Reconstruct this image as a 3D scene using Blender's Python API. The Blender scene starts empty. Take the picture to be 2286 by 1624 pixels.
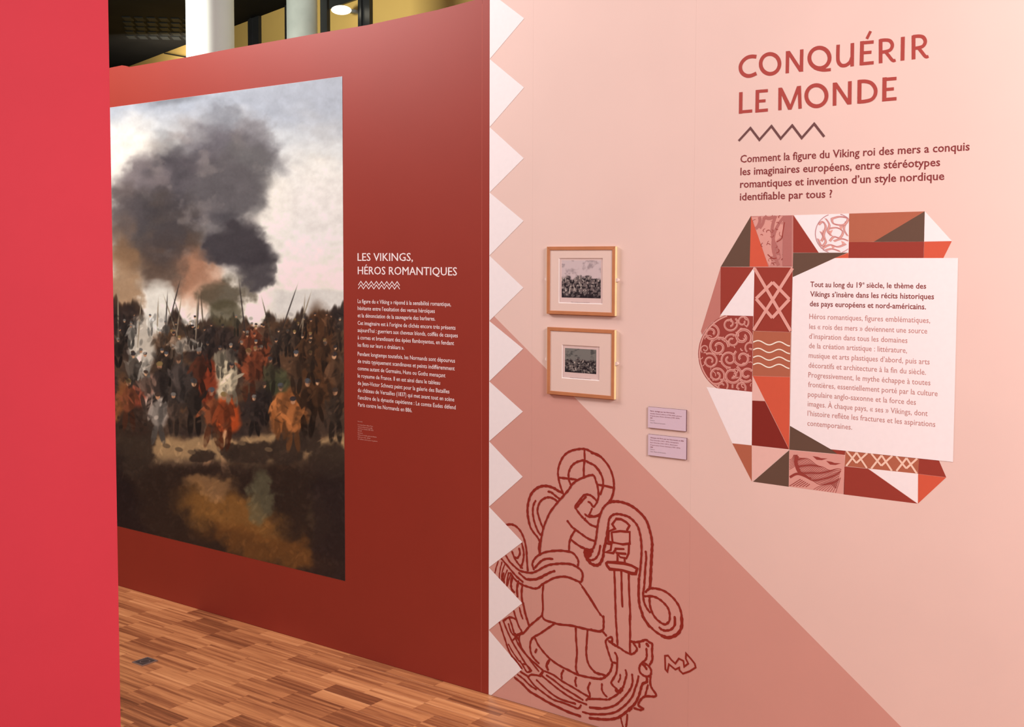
import bpy, bmesh, math, random
import numpy as np
from mathutils import Vector, Matrix

# ------------------------------------------------------------------ camera
SC = bpy.context.scene
COL = SC.collection
PW, PH = 2286., 1624.
FL, CX, CY, EYE = 2500., 1143., 723., 1.55
PITCH, ROLL, DIST = math.atan(.0563), .00277, 3.10195
_psi = math.atan((CX + 2231.) * math.cos(PITCH) / FL)
_F0 = np.array([-math.cos(_psi), math.sin(_psi), 0.])
_R0 = np.array([_F0[1], -_F0[0], 0.])
_Z = np.array([0, 0, 1.])
CF = math.cos(PITCH) * _F0 - math.sin(PITCH) * _Z
_U = math.sin(PITCH) * _F0 + math.cos(PITCH) * _Z
CR = _R0 * math.cos(ROLL) + _U * math.sin(ROLL)
CU = _U * math.cos(ROLL) - _R0 * math.sin(ROLL)
CC = np.array([0., -DIST, EYE])

cd = bpy.data.cameras.new('camera'); cam = bpy.data.objects.new('camera', cd); COL.objects.link(cam)
cam.matrix_world = Matrix(((CR[0], CU[0], -CF[0], CC[0]), (CR[1], CU[1], -CF[1], CC[1]), (CR[2], CU[2], -CF[2], CC[2]), (0, 0, 0, 1)))
cd.sensor_fit = 'HORIZONTAL'; cd.sensor_width = 36.; cd.lens = FL / PW * 36.
cd.shift_y = (CY - PH / 2) / PW; cd.clip_start = .05; cd.clip_end = 200
SC.camera = cam

# ------------------------------------------------------------------ world, lights, exposure
SC.view_settings.view_transform = 'Standard'; SC.view_settings.look = 'None'
SC.view_settings.gamma = 1.; SC.view_settings.use_curve_mapping = False
SC.view_settings.exposure = 0.0
w = bpy.data.worlds.new('hall_air'); SC.world = w; w.use_nodes = True
w.node_tree.nodes['Background'].inputs[0].default_value = (1., .80, .785, 1)
w.node_tree.nodes['Background'].inputs[1].default_value = .10

def area(name, loc, target, sx, sy, power, color, spread=180):
    l = bpy.data.lights.new(name, 'AREA'); l.shape = 'RECTANGLE'; l.size = sx; l.size_y = sy
    l.energy = power; l.color = color; l.spread = math.radians(spread)
    o = bpy.data.objects.new(name, l); COL.objects.link(o); o.location = loc
    o.rotation_euler = (Vector(target) - Vector(loc)).to_track_quat('-Z', 'Y').to_euler()
    return o
TINT = (1., .80, .785)
area('ceiling_lamp_over_red_wall', (-5.2, -1.8, 3.5), (-4, 0, 2.2), 1.6, .6, 112, TINT)
area('ceiling_lamp_at_picture', (-3.3, -1.1, 3.7), (-3.2, 0, 2.2), 1.6, .3, 22, TINT)
area('ceiling_lamp_near_entrance', (2.5, -3.6, 2.4), (-2.3, -2.0, 1.3), 1.5, 1.5, 17, TINT)
area('added_fill_behind_visitor', (0, -6., 3.2), (-1.5, 0, 1.2), 3, 1.5, 74, TINT)  # unseen fill light added behind the camera to brighten the walls
area('ceiling_lamp_over_pink_wall', (1.4, -1.6, 2.9), (0, 0, 1.6), 1, 1, 130, TINT)
area('hall_lamp_by_columns', (-9.2, .8, 3.4), (-7.8, 3.0, 3.3), .8, .8, 330, (.97, 1, .9))
area('added_cool_fill_behind_pink_wall', (-5.0, 4.0, 4.3), (-7.8, 3.0, 3.3), .7, .7, 24, (.80, .98, 1))  # unseen cool fill added to brighten the white column's right side
area('hall_lamp_by_yellow_wall', (-11.5, 6.5, 3.6), (-13.5, 10, 3.4), 3, 1.2, 260, (1, .95, .85))

# ------------------------------------------------------------------ helpers
def ray(x, y): return CF + CR * ((x - CX) / FL) - CU * ((y - CY) / FL)
def W(x, y, yy=0.):                      # point of the exhibition wall (plane y = yy) that the photo shows there
    r = ray(x, y); t = (yy - CC[1]) / r[1]; p = CC + t * r
    return float(p[0]), float(p[2])
def G(x, y, z=0.):                       # point of a horizontal plane
    r = ray(x, y); t = (z - CC[2]) / r[2]; p = CC + t * r
    return Vector((float(p[0]), float(p[1]), z))
def mpp(x, y=800.): return abs(W(x, y)[1] - W(x, y + 10)[1]) / 10.

def lin(c):
    c = c / 255.
    return c / 12.92 if c <= .04045 else ((c + .055) / 1.055) ** 2.4
ILL = (1.10, .90, .84)
def alb(c, ill=None): return tuple(min(.93, lin(v) / i) for v, i in zip(c, ill or ILL))
LOW = (.86, .62, .60)                     # dimmer light low on the wall, left

def mat(name, rgb, rough=.6, spec=.35, noise=.03, scale=40., bump=.0, metal=0.):
    m = bpy.data.materials.new(name); m.use_nodes = True; nt = m.node_tree; b = nt.nodes['Principled BSDF']
    b.inputs['Roughness'].default_value = rough; b.inputs['Specular IOR Level'].default_value = spec
    b.inputs['Metallic'].default_value = metal
    tc = nt.nodes.new('ShaderNodeTexCoord'); nz = nt.nodes.new('ShaderNodeTexNoise')
    nz.inputs['Scale'].default_value = scale; nz.inputs['Detail'].default_value = 3
    nt.links.new(tc.outputs['Object'], nz.inputs['Vector'])
    rp = nt.nodes.new('ShaderNodeValToRGB'); e = rp.color_ramp.elements
    e[0].position = .3; e[1].position = .7
    e[0].color = tuple(v * (1 - noise) for v in rgb) + (1,); e[1].color = tuple(min(1, v * (1 + noise)) for v in rgb) + (1,)
    nt.links.new(nz.outputs['Fac'], rp.inputs['Fac']); nt.links.new(rp.outputs['Color'], b.inputs['Base Color'])
    if bump:
        bp = nt.nodes.new('ShaderNodeBump'); bp.inputs['Strength'].default_value = bump; bp.inputs['Distance'].default_value = .002
        nt.links.new(nz.outputs['Fac'], bp.inputs['Height']); nt.links.new(bp.outputs['Normal'], b.inputs['Normal'])
    return m
def emis(name, rgb, s):
    m = bpy.data.materials.new(name); m.use_nodes = True; b = m.node_tree.nodes['Principled BSDF']
    b.inputs['Base Color'].default_value = (*rgb, 1); b.inputs['Emission Color'].default_value = (*rgb, 1); b.inputs['Emission Strength'].default_value = s
    return m

M = {}
def film(key, c, rough=.55, spec=.3, ill=None): M[key] = mat(key, alb(c, ill), rough, spec, .012, 60.)
M['red_paint'] = mat('red_paint', tuple(a * k for a, k in zip(alb((166, 66, 52)), (.84, .61, .52))), .46, .36, .02, 5., .03)
M['pink_paint'] = mat('pink_paint', tuple(a * k for a, k in zip(alb((240, 190, 174)), (1., 1.135, 1.14))), .6, .3, .02, 3., .03)
M['rose_paint'] = mat('rose_paint', tuple(a * k for a, k in zip(alb((205, 139, 124)), (1.16, 1.28, 1.27))), .6, .3, .02, 3., .03)
M['crimson_paint'] = mat('crimson_paint', tuple(a * k for a, k in zip(alb((222, 60, 72)), (1.05, 1.08, 1.1))), .6, .25, .02, 5., .05)
film('engraving_shadow', (186, 112, 102)); film('joint_highlight_red', (196, 96, 80)); film('white_film', (254, 236, 230)); film('lilac_card', (216, 182, 190), ill=(1., .78, .74)); film('card_edge_shade', (110, 70, 76))
film('title_red', (178, 72, 62)); film('intro_red', (138, 56, 54)); film('taupe_film', (112, 72, 68))
film('body_bold', (140, 64, 58)); film('body_light', (196, 130, 120)); film('panel_white', (254, 236, 230))
film('line_red', (134, 34, 24), ill=LOW); film('tile_dark', (104, 76, 60)); film('tile_orange', (218, 92, 64))
film('tile_red', (158, 60, 46)); film('tile_deep', (136, 42, 32)); film('tile_brown', (184, 102, 74))
film('tile_mauve', (200, 124, 110)); film('tile_blush', (240, 188, 172)); film('lattice_pink', (234, 165, 148))
film('lattice_cream', (250, 205, 178)); film('wave_cream', (255, 236, 212)); film('carving_light', (226, 158, 142))
film('carving_dark', (158, 64, 54)); film('engraving_mauve', (196, 128, 126)); film('engraving_base', (204, 134, 122))
film('white_text', (250, 222, 206), ill=LOW); film('text_dark', (130, 50, 60)); film('grey_ink', (130, 110, 105))
M['oak_frame'] = mat('oak_frame', alb((190, 116, 76), (1., .78, .74)), .45, .4, .06, 30.)
M['gilt_side'] = mat('gilt_side', alb((255, 222, 160)), .35, .6, .04, 30.)
M['mat_board'] = mat('mat_board', alb((240, 200, 184), (1., .78, .74)), .8, .2, .01, 80.)
M['bevel_white'] = mat('bevel_white', (.93, .9, .86), .7, .2, .01)
M['paper'] = mat('paper', alb((232, 192, 182), (1., .78, .74)), .8, .2, .02, 60.)
M['clear_plastic'] = mat('clear_plastic', alb((250, 215, 200)), .2, .6, .01)
M['ochre_paint'] = mat('ochre_paint', (.42, .27, .075), .7, .2, .04, 1.2)
M['black_metal'] = mat('black_metal', (.012, .012, .012), .4, .5, .1, 8.)
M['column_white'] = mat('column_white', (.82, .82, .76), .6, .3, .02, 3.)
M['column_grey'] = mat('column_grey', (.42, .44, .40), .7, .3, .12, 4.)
M['ceiling_black'] = mat('ceiling_black', (.007, .0066, .006), .95, .05, .2, 2.)
M['grille_grey'] = mat('grille_grey', (.014, .015, .014), .9, .1, .2, 6.)
M['lamp_glow'] = emis('lamp_glow', (1, .92, .74), 2.)
M['steel'] = mat('steel', (.5, .46, .42), .35, .5, .05, 50., 0, .8)
M['socket_lid'] = mat('socket_lid', (.055, .045, .04), .5, .4, .1, 60.)
M['subfloor'] = mat('subfloor', (.10, .045, .02), .8, .2, .1)

def link(o, parent=None):
    COL.objects.link(o)
    if parent is not None: o.parent = parent
    return o
def new_obj(name, verts, faces, m, parent=None, mats=None, idx=None, smooth=False):
    me = bpy.data.meshes.new(name); me.from_pydata([tuple(v) for v in verts], [], faces)
    for mm in (mats or [m]): me.materials.append(mm)
    if idx: me.polygons.foreach_set('material_index', idx)
    if smooth: me.polygons.foreach_set('use_smooth', [True] * len(me.polygons))
    me.update(); return link(bpy.data.objects.new(name, me), parent)
def thing(name, label, cat, loc=(0, 0, 0), group=None):
    o = bpy.data.objects.new(name, None); o.empty_display_size = .1; COL.objects.link(o); o.location = loc
    return tag(o, label, cat, group)
def tag(o, label, cat, group=None):
    o['label'] = label; o['category'] = cat
    if group: o['group'] = group
    return o
def structure(o): o['kind'] = 'structure'; return o
def keep(o, root):                       # parts are made in world coordinates
    o.parent = root; o.matrix_parent_inverse = Matrix.Translation(-Vector(root.location)); return o
def boxv(x0, x1, y0, y1, z0, z1):
    v = [(x0, y0, z0), (x1, y0, z0), (x1, y1, z0), (x0, y1, z0), (x0, y0, z1), (x1, y0, z1), (x1, y1, z1), (x0, y1, z1)]
    return v, [(0, 3, 2, 1), (4, 5, 6, 7), (0, 1, 5, 4), (1, 2, 6, 5), (2, 3, 7, 6), (3, 0, 4, 7)]
def box(name, x0, x1, y0, y1, z0, z1, m, parent=None, bev=0.):
    v, f = boxv(x0, x1, y0, y1, z0, z1)
    o = new_obj(name, v, f, m)
    if bev:
        bm = bmesh.new(); bm.from_mesh(o.data); bmesh.ops.bevel(bm, geom=bm.edges[:], offset=bev, segments=2, affect='EDGES', profile=.5)
        bm.to_mesh(o.data); bm.free()
    if parent is not None: keep(o, parent)
    return o
TH = .00025                               # film thickness
def poly_film(name, pts, m, layer=1, parent=None):
    """flat film with a real (thin) thickness, outline in wall metres"""
    a = sum(pts[i][0] * pts[(i + 1) % len(pts)][1] - pts[(i + 1) % len(pts)][0] * pts[i][1] for i in range(len(pts)))
    if a < 0: pts = pts[::-1]
    n = len(pts); y1 = -TH * layer; y0 = min(-TH * (layer - 1), 0) - .00002
    v = [(x, y1, z) for x, z in pts] + [(x, y0, z) for x, z in pts]
    f = [tuple(range(n))] + [(i, i + n, (i + 1) % n + n, (i + 1) % n) for i in range(n)]
    o = new_obj(name, v, f, m)
    if parent is not None: keep(o, parent)
    return o

class Strokes:
    """ribbons on the wall, gathered into one mesh"""
    count = 0
    def __init__(s, y): s.v = []; s.f = []; s.y = y
    def ribbon(s, P, Wd, closed=False, cap=True):
        n = len(P)
        if n < 2: return
        Strokes.count += 1; y_ = s.y - 6e-6 * (Strokes.count % 60)
        b = len(s.v); P = [np.array(p, float) for p in P]
        L, Rr = [], []
        for i in range(n):
            a = P[i - 1] if (i > 0 or closed) else P[i]; c = P[(i + 1) % n] if (i < n - 1 or closed) else P[i]
            d1 = P[i] - a; d2 = c - P[i]
            l1 = np.hypot(*d1); l2 = np.hypot(*d2)
            if l1 > 1e-9: d1 = d1 / l1
            else: d1 = d2 / max(l2, 1e-9)
            if l2 > 1e-9: d2 = d2 / l2
            else: d2 = d1
            t = d1 + d2; lt = np.hypot(*t)
            if lt < 1e-6: t = d1; lt = 1.
            t = t / lt; nn = np.array([-t[1], t[0]])
            k = 1. / max(.45, abs(nn @ np.array([-d1[1], d1[0]])))
            h = Wd[i] / 2 * k
            L.append(P[i] + nn * h); Rr.append(P[i] - nn * h)
        for i, (l, r) in enumerate(zip(L, Rr)): s.v += [(l[0], y_ - 4e-6 * i, l[1]), (r[0], y_ - 4e-6 * i, r[1])]
        for i in range(n if closed else n - 1):
            j = (i + 1) % n
            s.f.append((b + 2 * i, b + 2 * i + 1, b + 2 * j + 1, b + 2 * j))
        if cap and not closed:
            for e, o_ in ((0, 1), (n - 1, n - 2)):
                d = P[e] - P[o_]; d = d / max(np.hypot(*d), 1e-9); r = Wd[e] / 2; a0 = math.atan2(d[1], d[0]) - math.pi / 2
                bb = len(s.v); s.v += [(P[e][0] + r * math.cos(a0 + math.pi * k / 5), y_ - 4e-6 * e, P[e][1] + r * math.sin(a0 + math.pi * k / 5)) for k in range(6)]
                s.f.append(tuple(range(bb, bb + 6)))
    def polygon(s, P, dy=0.):
        b = len(s.v); s.v += [(p[0], s.y - dy, p[1]) for p in P]; s.f.append(tuple(range(b, b + len(P))))
    def build(s, name, m, parent=None):
        # make every face look at the viewer (normal -y)
        F = []
        for f in s.f:
            a = sum(s.v[f[i]][0] * s.v[f[(i + 1) % len(f)]][2] - s.v[f[(i + 1) % len(f)]][0] * s.v[f[i]][2] for i in range(len(f)))
            F.append(f if a > 0 else f[::-1])
        o = new_obj(name, s.v, F, m)
        if parent is not None: keep(o, parent)
        return o
def catmull(P, closed=False, step=6):
    out = []; n = len(P)
    for i in range(n if closed else n - 1):
        p = [np.array(P[(i + k) % n] if closed else P[min(max(i + k, 0), n - 1)], float) for k in (-1, 0, 1, 2)]
        for k in range(step):
            t = k / step
            out.append(.5 * (2 * p[1] + (p[2] - p[0]) * t + (2 * p[0] - 5 * p[1] + 4 * p[2] - p[3]) * t * t + (3 * p[1] - p[0] - 3 * p[2] + p[3]) * t ** 3))
    if not closed: out.append(np.array(P[-1], float))
    return out
def crop(ox, oy, s):                      # enlargement coordinates -> wall metres
    return lambda p: W(ox + p[0] / s, oy + p[1] / s)

# text -------------------------------------------------------------
def text_mesh(body, bold=0.):
    c = bpy.data.curves.new('t', 'FONT'); c.body = body; c.size = 1.; c.offset = bold; c.resolution_u = 2; c.fill_mode = 'FRONT'
    o = bpy.data.objects.new('t', c); COL.objects.link(o)
    me = o.to_mesh(); v = [tuple(p.co) for p in me.vertices]; f = [tuple(p.vertices) for p in me.polygons]
    o.to_mesh_clear(); bpy.data.objects.remove(o); bpy.data.curves.remove(c)
    return v, f
_v, _f = text_mesh('H'); CAP = max(p[1] for p in _v)
def text_line(body, lx, ly, rx, cap_px, m, parent, layer=1.5, bold=.0, name='text_line', slant=0., double=0.):
    x0, z0 = W(lx, ly); ry = ly
    for _ in range(4): x1, zz = W(rx, ry); ry += (zz - z0) / mpp(rx, ry)
    cap = cap_px * mpp(lx, ly)
    v, f = text_mesh(body, bold)
    xa = min(p[0] for p in v); xb = max(p[0] for p in v); s = cap / CAP; sx = (x1 - x0) / (xb - xa)
    y = -TH * layer
    v = [(x0 + (p[0] - xa) * sx + slant * p[1] * s, y, z0 + p[1] * s) for p in v]
    if double:                            # heavier weight: the same outline again, a hair to the right and above
        n0 = len(v); v = v + [(a + double, b - .00006, c) for a, b, c in v]; f = f + [tuple(i + n0 for i in q) for q in f]
    o = new_obj(name, v, f, m); return keep(o, parent)

# ------------------------------------------------------------------ setting: floor
RNG = random.Random(7)
floor = structure(box('floor', -24, 8, -7, 22, -.06, -.004, M['subfloor']))
def wood_material():
    m = bpy.data.materials.new('parquet_wood'); m.use_nodes = True; nt = m.node_tree; N = nt.nodes; Lk = nt.links; b = N['Principled BSDF']
    tc = N.new('ShaderNodeTexCoord'); oi = N.new('ShaderNodeObjectInfo')
    off = N.new('ShaderNodeVectorMath'); off.operation = 'SCALE'; off.inputs['Scale'].default_value = 37.
    cmb = N.new('ShaderNodeCombineXYZ'); Lk.new(oi.outputs['Random'], cmb.inputs[0]); Lk.new(oi.outputs['Random'], cmb.inputs[1])
    Lk.new(cmb.outputs[0], off.inputs[0])
    add = N.new('ShaderNodeVectorMath'); add.operation = 'ADD'; Lk.new(tc.outputs['Object'], add.inputs[0]); Lk.new(off.outputs[0], add.inputs[1])
    def noise(sc, det):
        mp = N.new('ShaderNodeMapping'); mp.inputs['Scale'].default_value = sc; Lk.new(add.outputs[0], mp.inputs[0])
        n = N.new('ShaderNodeTexNoise'); n.inputs['Scale'].default_value = 1.; n.inputs['Detail'].default_value = det; Lk.new(mp.outputs[0], n.inputs['Vector']); return n
    n1 = noise((3., 70., 1.), 4); n2 = noise((14., 300., 1.), 2)
    at = N.new('ShaderNodeAttribute'); at.attribute_type = 'OBJECT'; at.attribute_name = 'tone'
    sp = N.new('ShaderNodeSeparateXYZ'); Lk.new(tc.outputs['Object'], sp.inputs[0])
    fl = N.new('ShaderNodeMath'); fl.operation = 'MULTIPLY'; fl.inputs[1].default_value = 78.; Lk.new(sp.outputs[1], fl.inputs[0])
    f2 = N.new('ShaderNodeMath'); f2.operation = 'FLOOR'; Lk.new(fl.outputs[0], f2.inputs[0])
    f3 = N.new('ShaderNodeMath'); f3.operation = 'MULTIPLY_ADD'; f3.inputs[1].default_value = 991.; Lk.new(oi.outputs['Random'], f3.inputs[0]); Lk.new(f2.outputs[0], f3.inputs[2])
    wn = N.new('ShaderNodeTexWhiteNoise'); wn.noise_dimensions = '1D'; Lk.new(f3.outputs[0], wn.inputs['W'])
    st = N.new('ShaderNodeMath'); st.operation = 'MULTIPLY_ADD'; st.inputs[1].default_value = .24; st.inputs[2].default_value = -.10; Lk.new(wn.outputs['Value'], st.inputs[0])
    ts = N.new('ShaderNodeMath'); ts.operation = 'ADD'; Lk.new(st.outputs[0], ts.inputs[0])
    mx = N.new('ShaderNodeMath'); mx.operation = 'MULTIPLY_ADD'; mx.inputs[1].default_value = .66
    Lk.new(at.outputs['Fac'], ts.inputs[1]); Lk.new(n1.outputs['Fac'], mx.inputs[0]); Lk.new(ts.outputs[0], mx.inputs[2])
    m2 = N.new('ShaderNodeMath'); m2.operation = 'MULTIPLY_ADD'; m2.inputs[1].default_value = .22; Lk.new(n2.outputs['Fac'], m2.inputs[0]); Lk.new(mx.outputs[0], m2.inputs[2])
    rp = N.new('ShaderNodeValToRGB'); e = rp.color_ramp.elements
    e[0].position = .22; e[0].color = (.10, .036, .014, 1); e[1].position = 1.02 if False else 1.; e[1].color = (.84, .46, .20, 1)
    q = e.new(.48); q.color = (.30, .115, .045, 1); q = e.new(.70); q.color = (.56, .255, .10, 1); q = e.new(.85); q.color = (.70, .35, .145, 1)
    Lk.new(m2.outputs[0], rp.inputs[0]); Lk.new(rp.outputs[0], b.inputs['Base Color'])
    b.inputs['Roughness'].default_value = .38; b.inputs['Specular IOR Level'].default_value = .45
    bp = N.new('ShaderNodeBump'); bp.inputs['Strength'].default_value = .08; bp.inputs['Distance'].default_value = .001
    Lk.new(n2.outputs['Fac'], bp.inputs['Height']); Lk.new(bp.outputs[0], b.inputs['Normal'])
    return m
M['wood'] = wood_material()
PL, PWD = .2365, .0645
def plank_mesh(k):
    g = .0004; v, f = boxv(g, PL - g, g, PWD * k - g, -.0039, 0)
    me = bpy.data.meshes.new('plank'); me.from_pydata(v, [], f); me.materials.append(M['wood'])
    bm = bmesh.new(); bm.from_mesh(me); bmesh.ops.bevel(bm, geom=[e for e in bm.edges if all(q.co.z > -.001 for q in e.verts)], offset=.0002, segments=1, affect='EDGES'); bm.to_mesh(me); bm.free()
    return me
PM = {1: plank_mesh(1), 2: plank_mesh(2)}
cells = []
XG = -3.558
def in_view(x, y):
    d = np.array([x, y, 0.]) - CC; z = d @ CF
    if z < .3: return False
    px = CX + FL * (d @ CR) / z; py = CY - FL * (d @ CU) / z
    return 190 < px < 1500 and py < 1740
row = 0; y = -PWD
rest = []
while y > -4.2:
    if row == 0: k0 = 0.
    elif RNG.random() < .6: k0 = RNG.choice([0., .5, .25, .75, .33])
    wide = 1 if row == 0 or RNG.random() < .55 else 2
    if wide == 2: y -= PWD
    i = -14
    while i < 26:
        x = XG + (i + k0) * PL
        if -6.3 < x < 1.5:
            if in_view(x, y) or in_view(x + PL, y) or in_view(x + PL, y + PWD): cells.append((x, y, wide))
            elif y > -2.2: rest.append((x, y, wide))
        i += 1
    y -= PWD; row += 1
cells.sort(key=lambda c: (c[0] + 2.4) ** 2 + c[1] ** 2)
print('planks in view', len(cells), len(rest))
for n_, (x, y, k) in enumerate(cells[:300]):
    o = bpy.data.objects.new('plank', PM[k]); link(o, floor); o.location = (x, y, 0)
    o['tone'] = max(-.06, min(.42, RNG.gauss(.17, .065))) if RNG.random() < .86 else RNG.choice([.02, .34])
v_, f_ = [], []
for x, y, k in cells[300:] + rest:
    a, b_ = boxv(x + .0004, x + PL - .0004, y + .0004, y + PWD * k - .0004, -.0039, 0); n0 = len(v_)
    v_ += a; f_ += [tuple(q + n0 for q in ff) for ff in b_]
o = new_obj('parquet_planks', v_, f_, M['wood'], floor); o['tone'] = .17; o['kind'] = 'stuff'

# ------------------------------------------------------------------ setting: exhibition wall in panels
TOPPX = [(100, 178), (245, 151.5), (272, 146), (280, 147), (288, 150), (418, 127.5), (520, 108), (637, 87.5), (715, 73.5), (820, 56), (977, 22), (1060, 0)]
TOP = [W(*p) for p in TOPPX]
TOP = [(-7.0, TOP[1][1] - .005)] + TOP[1:] + [(-2.41, 2.475), (-2.30, 2.50), (1.6, 2.50)]
def top_at(x):
    for (a, za), (b, zb) in zip(TOP, TOP[1:]):
        if a <= x <= b: return za + (zb - za) * (x - a) / (b - a)
    return 2.5
XB = W(1092.4, 800)[0]                                 # colour change red / pink
DG = [W(1165.5, 779.), W(1282.8, 889.7), W(1453.4, 1060), W(1600, 1207.5), W(2010, 1624)]
dsl = (DG[-1][1] - DG[1][1]) / (DG[-1][0] - DG[1][0])
d0 = DG[2]
wall = structure(box('wall_back', -7.0, 1.6, .012, .10, 0, 2.42, M['red_paint']))
seams = [-7.0, W(1075.5, 800)[0], W(1187, 1000)[0], W(1541, 1150)[0], .45, 1.6]
for a, b in zip(seams, seams[1:]):
    g = .0001 if a > XB - .2 or b > XB else .0003
    xs = [a + g] + [t[0] for t in TOP if a + g < t[0] < b - g] + [b - g]
    prof = [(xs[0], .0005)] + [(xs[-1], .0005)] + [(x, top_at(x)) for x in xs[::-1]]
    bm = bmesh.new()
    fr = [bm.verts.new((x, 0, z)) for x, z in prof]; bk = [bm.verts.new((x, .012, z)) for x, z in prof]
    bm.faces.new(fr); bm.faces.new(bk[::-1])
    for i in range(len(prof)):
        j = (i + 1) % len(prof); bm.faces.new((fr[j], fr[i], bk[i], bk[j]))
    bmesh.ops.bisect_plane(bm, geom=bm.verts[:] + bm.edges[:] + bm.faces[:], plane_co=(XB, 0, 0), plane_no=(1, 0, 0))
    nrm = Vector((-dsl, 0, 1)).normalized()
    bmesh.ops.bisect_plane(bm, geom=bm.verts[:] + bm.edges[:] + bm.faces[:], plane_co=(d0[0], 0, d0[1]), plane_no=nrm)
    bmesh.ops.recalc_face_normals(bm, faces=bm.faces[:])
    me = bpy.data.meshes.new('panel')
    for k in ('red_paint', 'pink_paint', 'rose_paint'): me.materials.append(M[k])
    for f in bm.faces:
        c = f.calc_center_median()
        f.material_index = 0 if c.x < XB else (2 if (Vector((c.x - d0[0], 0, c.z - d0[1])).dot(nrm) < 0) else 1)
    bm.to_mesh(me); bm.free(); link(bpy.data.objects.new('panel', me), wall)
xj = seams[1]; poly_film('joint_highlight', [(xj - .0006, .002), (xj + .0006, .002), (xj + .0006, 2.44), (xj - .0006, 2.44)], M['joint_highlight_red'], 1, wall)  # highlight along the red panel joint, painted as a lighter film strip
box('backing_panel', -7.0, 1.6, .012, .10, 2.42, 2.43, M['red_paint'], wall)

# foreground wall (end of a partition standing across the passage)
ex, ez = W(256, 812, -1.6)
wl = structure(box('wall_left', ex - .12, ex, -4.6, -1.6, 0, 2.5, M['crimson_paint'], None, .0015))

# ------------------------------------------------------------------ setting: hall behind
HC = 4.5
e_ = ray(-836, 578); e_[2] = 0; e_ = -e_ / np.linalg.norm(e_)            # along the yellow wall, to the right
p0 = G(480, 75, HC); nn_ = np.array([-e_[1], e_[0], 0])
if nn_ @ (np.array(p0) - CC) < 0: nn_ = -nn_                              # pointing away from the viewer
def hall(px, off=0.):                     # distance along the yellow wall where the photo shows px
    r = ray(px, 60); o_ = np.array(p0) + nn_ * off; t = ((o_ - CC) @ nn_) / (r @ nn_); return float((CC + t * r - o_) @ e_)
HM = Matrix(((e_[0], nn_[0], 0, p0.x), (e_[1], nn_[1], 0, p0.y), (0, 0, 1, 0), (0, 0, 0, 1)))
def hbox(name, u0, u1, d0_, d1_, z0, z1, m, parent=None):
    o = box(name, u0, u1, d0_, d1_, z0, z1, m); 
    o.data.transform(HM)
    if parent is not None: keep(o, parent)
    return o
wf = structure(hbox('wall_far', hall(60), hall(1500), 0, .25, 0, HC, M['ochre_paint']))
v, f = boxv(-26, 8, -8, 30, HC, HC + .2)
ceil = structure(new_obj('ceiling', v, f, M['ceiling_black']))
# glazed bays: black posts in front of the yellow wall
posts = [(553, 577), (635.5, 640), (715, 730), (799, 825)]
for i, (a, b) in enumerate(posts):
    t = structure(hbox('trim_%d' % (i + 1), hall(a, -.04), hall(b, -.04), -.04, -.002, 0, HC - .002, M['black_metal']))
    if b - a > 15:
        u = hall(a, -.04) + (hall(b, -.04) - hall(a, -.04)) * .3
        hbox('fin', u, u + .03, -.06, -.04, 0, HC - .002, M['steel'] if False else M['black_metal'], t)
# dark lintel over the bay with the lamp
ua, ub = hall(735, -.03), hall(799, -.03)
z_l = float((CC + ray(735, 11) * (((np.array(p0) - nn_ * .12 - CC) @ nn_) / (ray(735, 11) @ nn_)))[2])
structure(hbox('trim_5', ua, ub, -.03, -.002, z_l, HC - .002, M['black_metal']))
# dark joint line running across the yellow wall
def hpt(px, py, off=0.):
    o_ = np.array(p0) - nn_ * off; r = ray(px, py); t = ((o_ - CC) @ nn_) / (r @ nn_); q = CC + t * r
    return float((q - o_) @ e_), float(q[2])
(u0, z0), (u1, z1) = hpt(366, 118, .02), hpt(480, 138, .02)
v = [(u0, -.02, z0), (u1, -.02, z1), (u1, -.02, z1 - .014), (u0, -.02, z0 - .014), (u0, 0, z0), (u1, 0, z1), (u1, 0, z1 - .014), (u0, 0, z0 - .014)]
o = new_obj('trim_6', v, [(0, 1, 2, 3), (4, 7, 6, 5), (0, 4, 5, 1), (3, 2, 6, 7), (0, 3, 7, 4), (1, 5, 6, 2)], M['black_metal']); o.data.transform(HM); structure(o)

def column(pxa, pxb, depth, m, label, name='column'):
    pc = (pxa + pxb) / 2; r = ray(pc, 60); r = r / (r @ CF); c = CC + r * depth; rad = (pxb - pxa) / 2 / FL * depth
    t = thing(name, label, 'column', (c[0], c[1], 0), 'round concrete columns of the hall')
    n = 48; v = []; f = []
    for z in (0, HC): v += [(c[0] + rad * math.cos(2 * math.pi * k / n), c[1] + rad * math.sin(2 * math.pi * k / n), z) for k in range(n)]
    f = [(k, (k + 1) % n, n + (k + 1) % n, n + k) for k in range(n)]
    keep(new_obj('shaft', v, f, m, smooth=True), t)
    v = []; R2 = rad * 1.0 + .02
    for z, q in ((0, R2), (.12, R2), (.13, rad)): v += [(c[0] + q * math.cos(2 * math.pi * k / n), c[1] + q * math.sin(2 * math.pi * k / n), z) for k in range(n)]
    f = [(j * n + k, j * n + (k + 1) % n, (j + 1) * n + (k + 1) % n, (j + 1) * n + k) for j in range(2) for k in range(n)]
    keep(new_obj('plinth', v, f, M['black_metal'], smooth=False), t)
    return t
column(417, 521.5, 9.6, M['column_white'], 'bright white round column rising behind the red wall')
column(640.5, 722, 12.6, M['column_grey'], 'grey round column standing between the black posts of the yellow wall')

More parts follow.
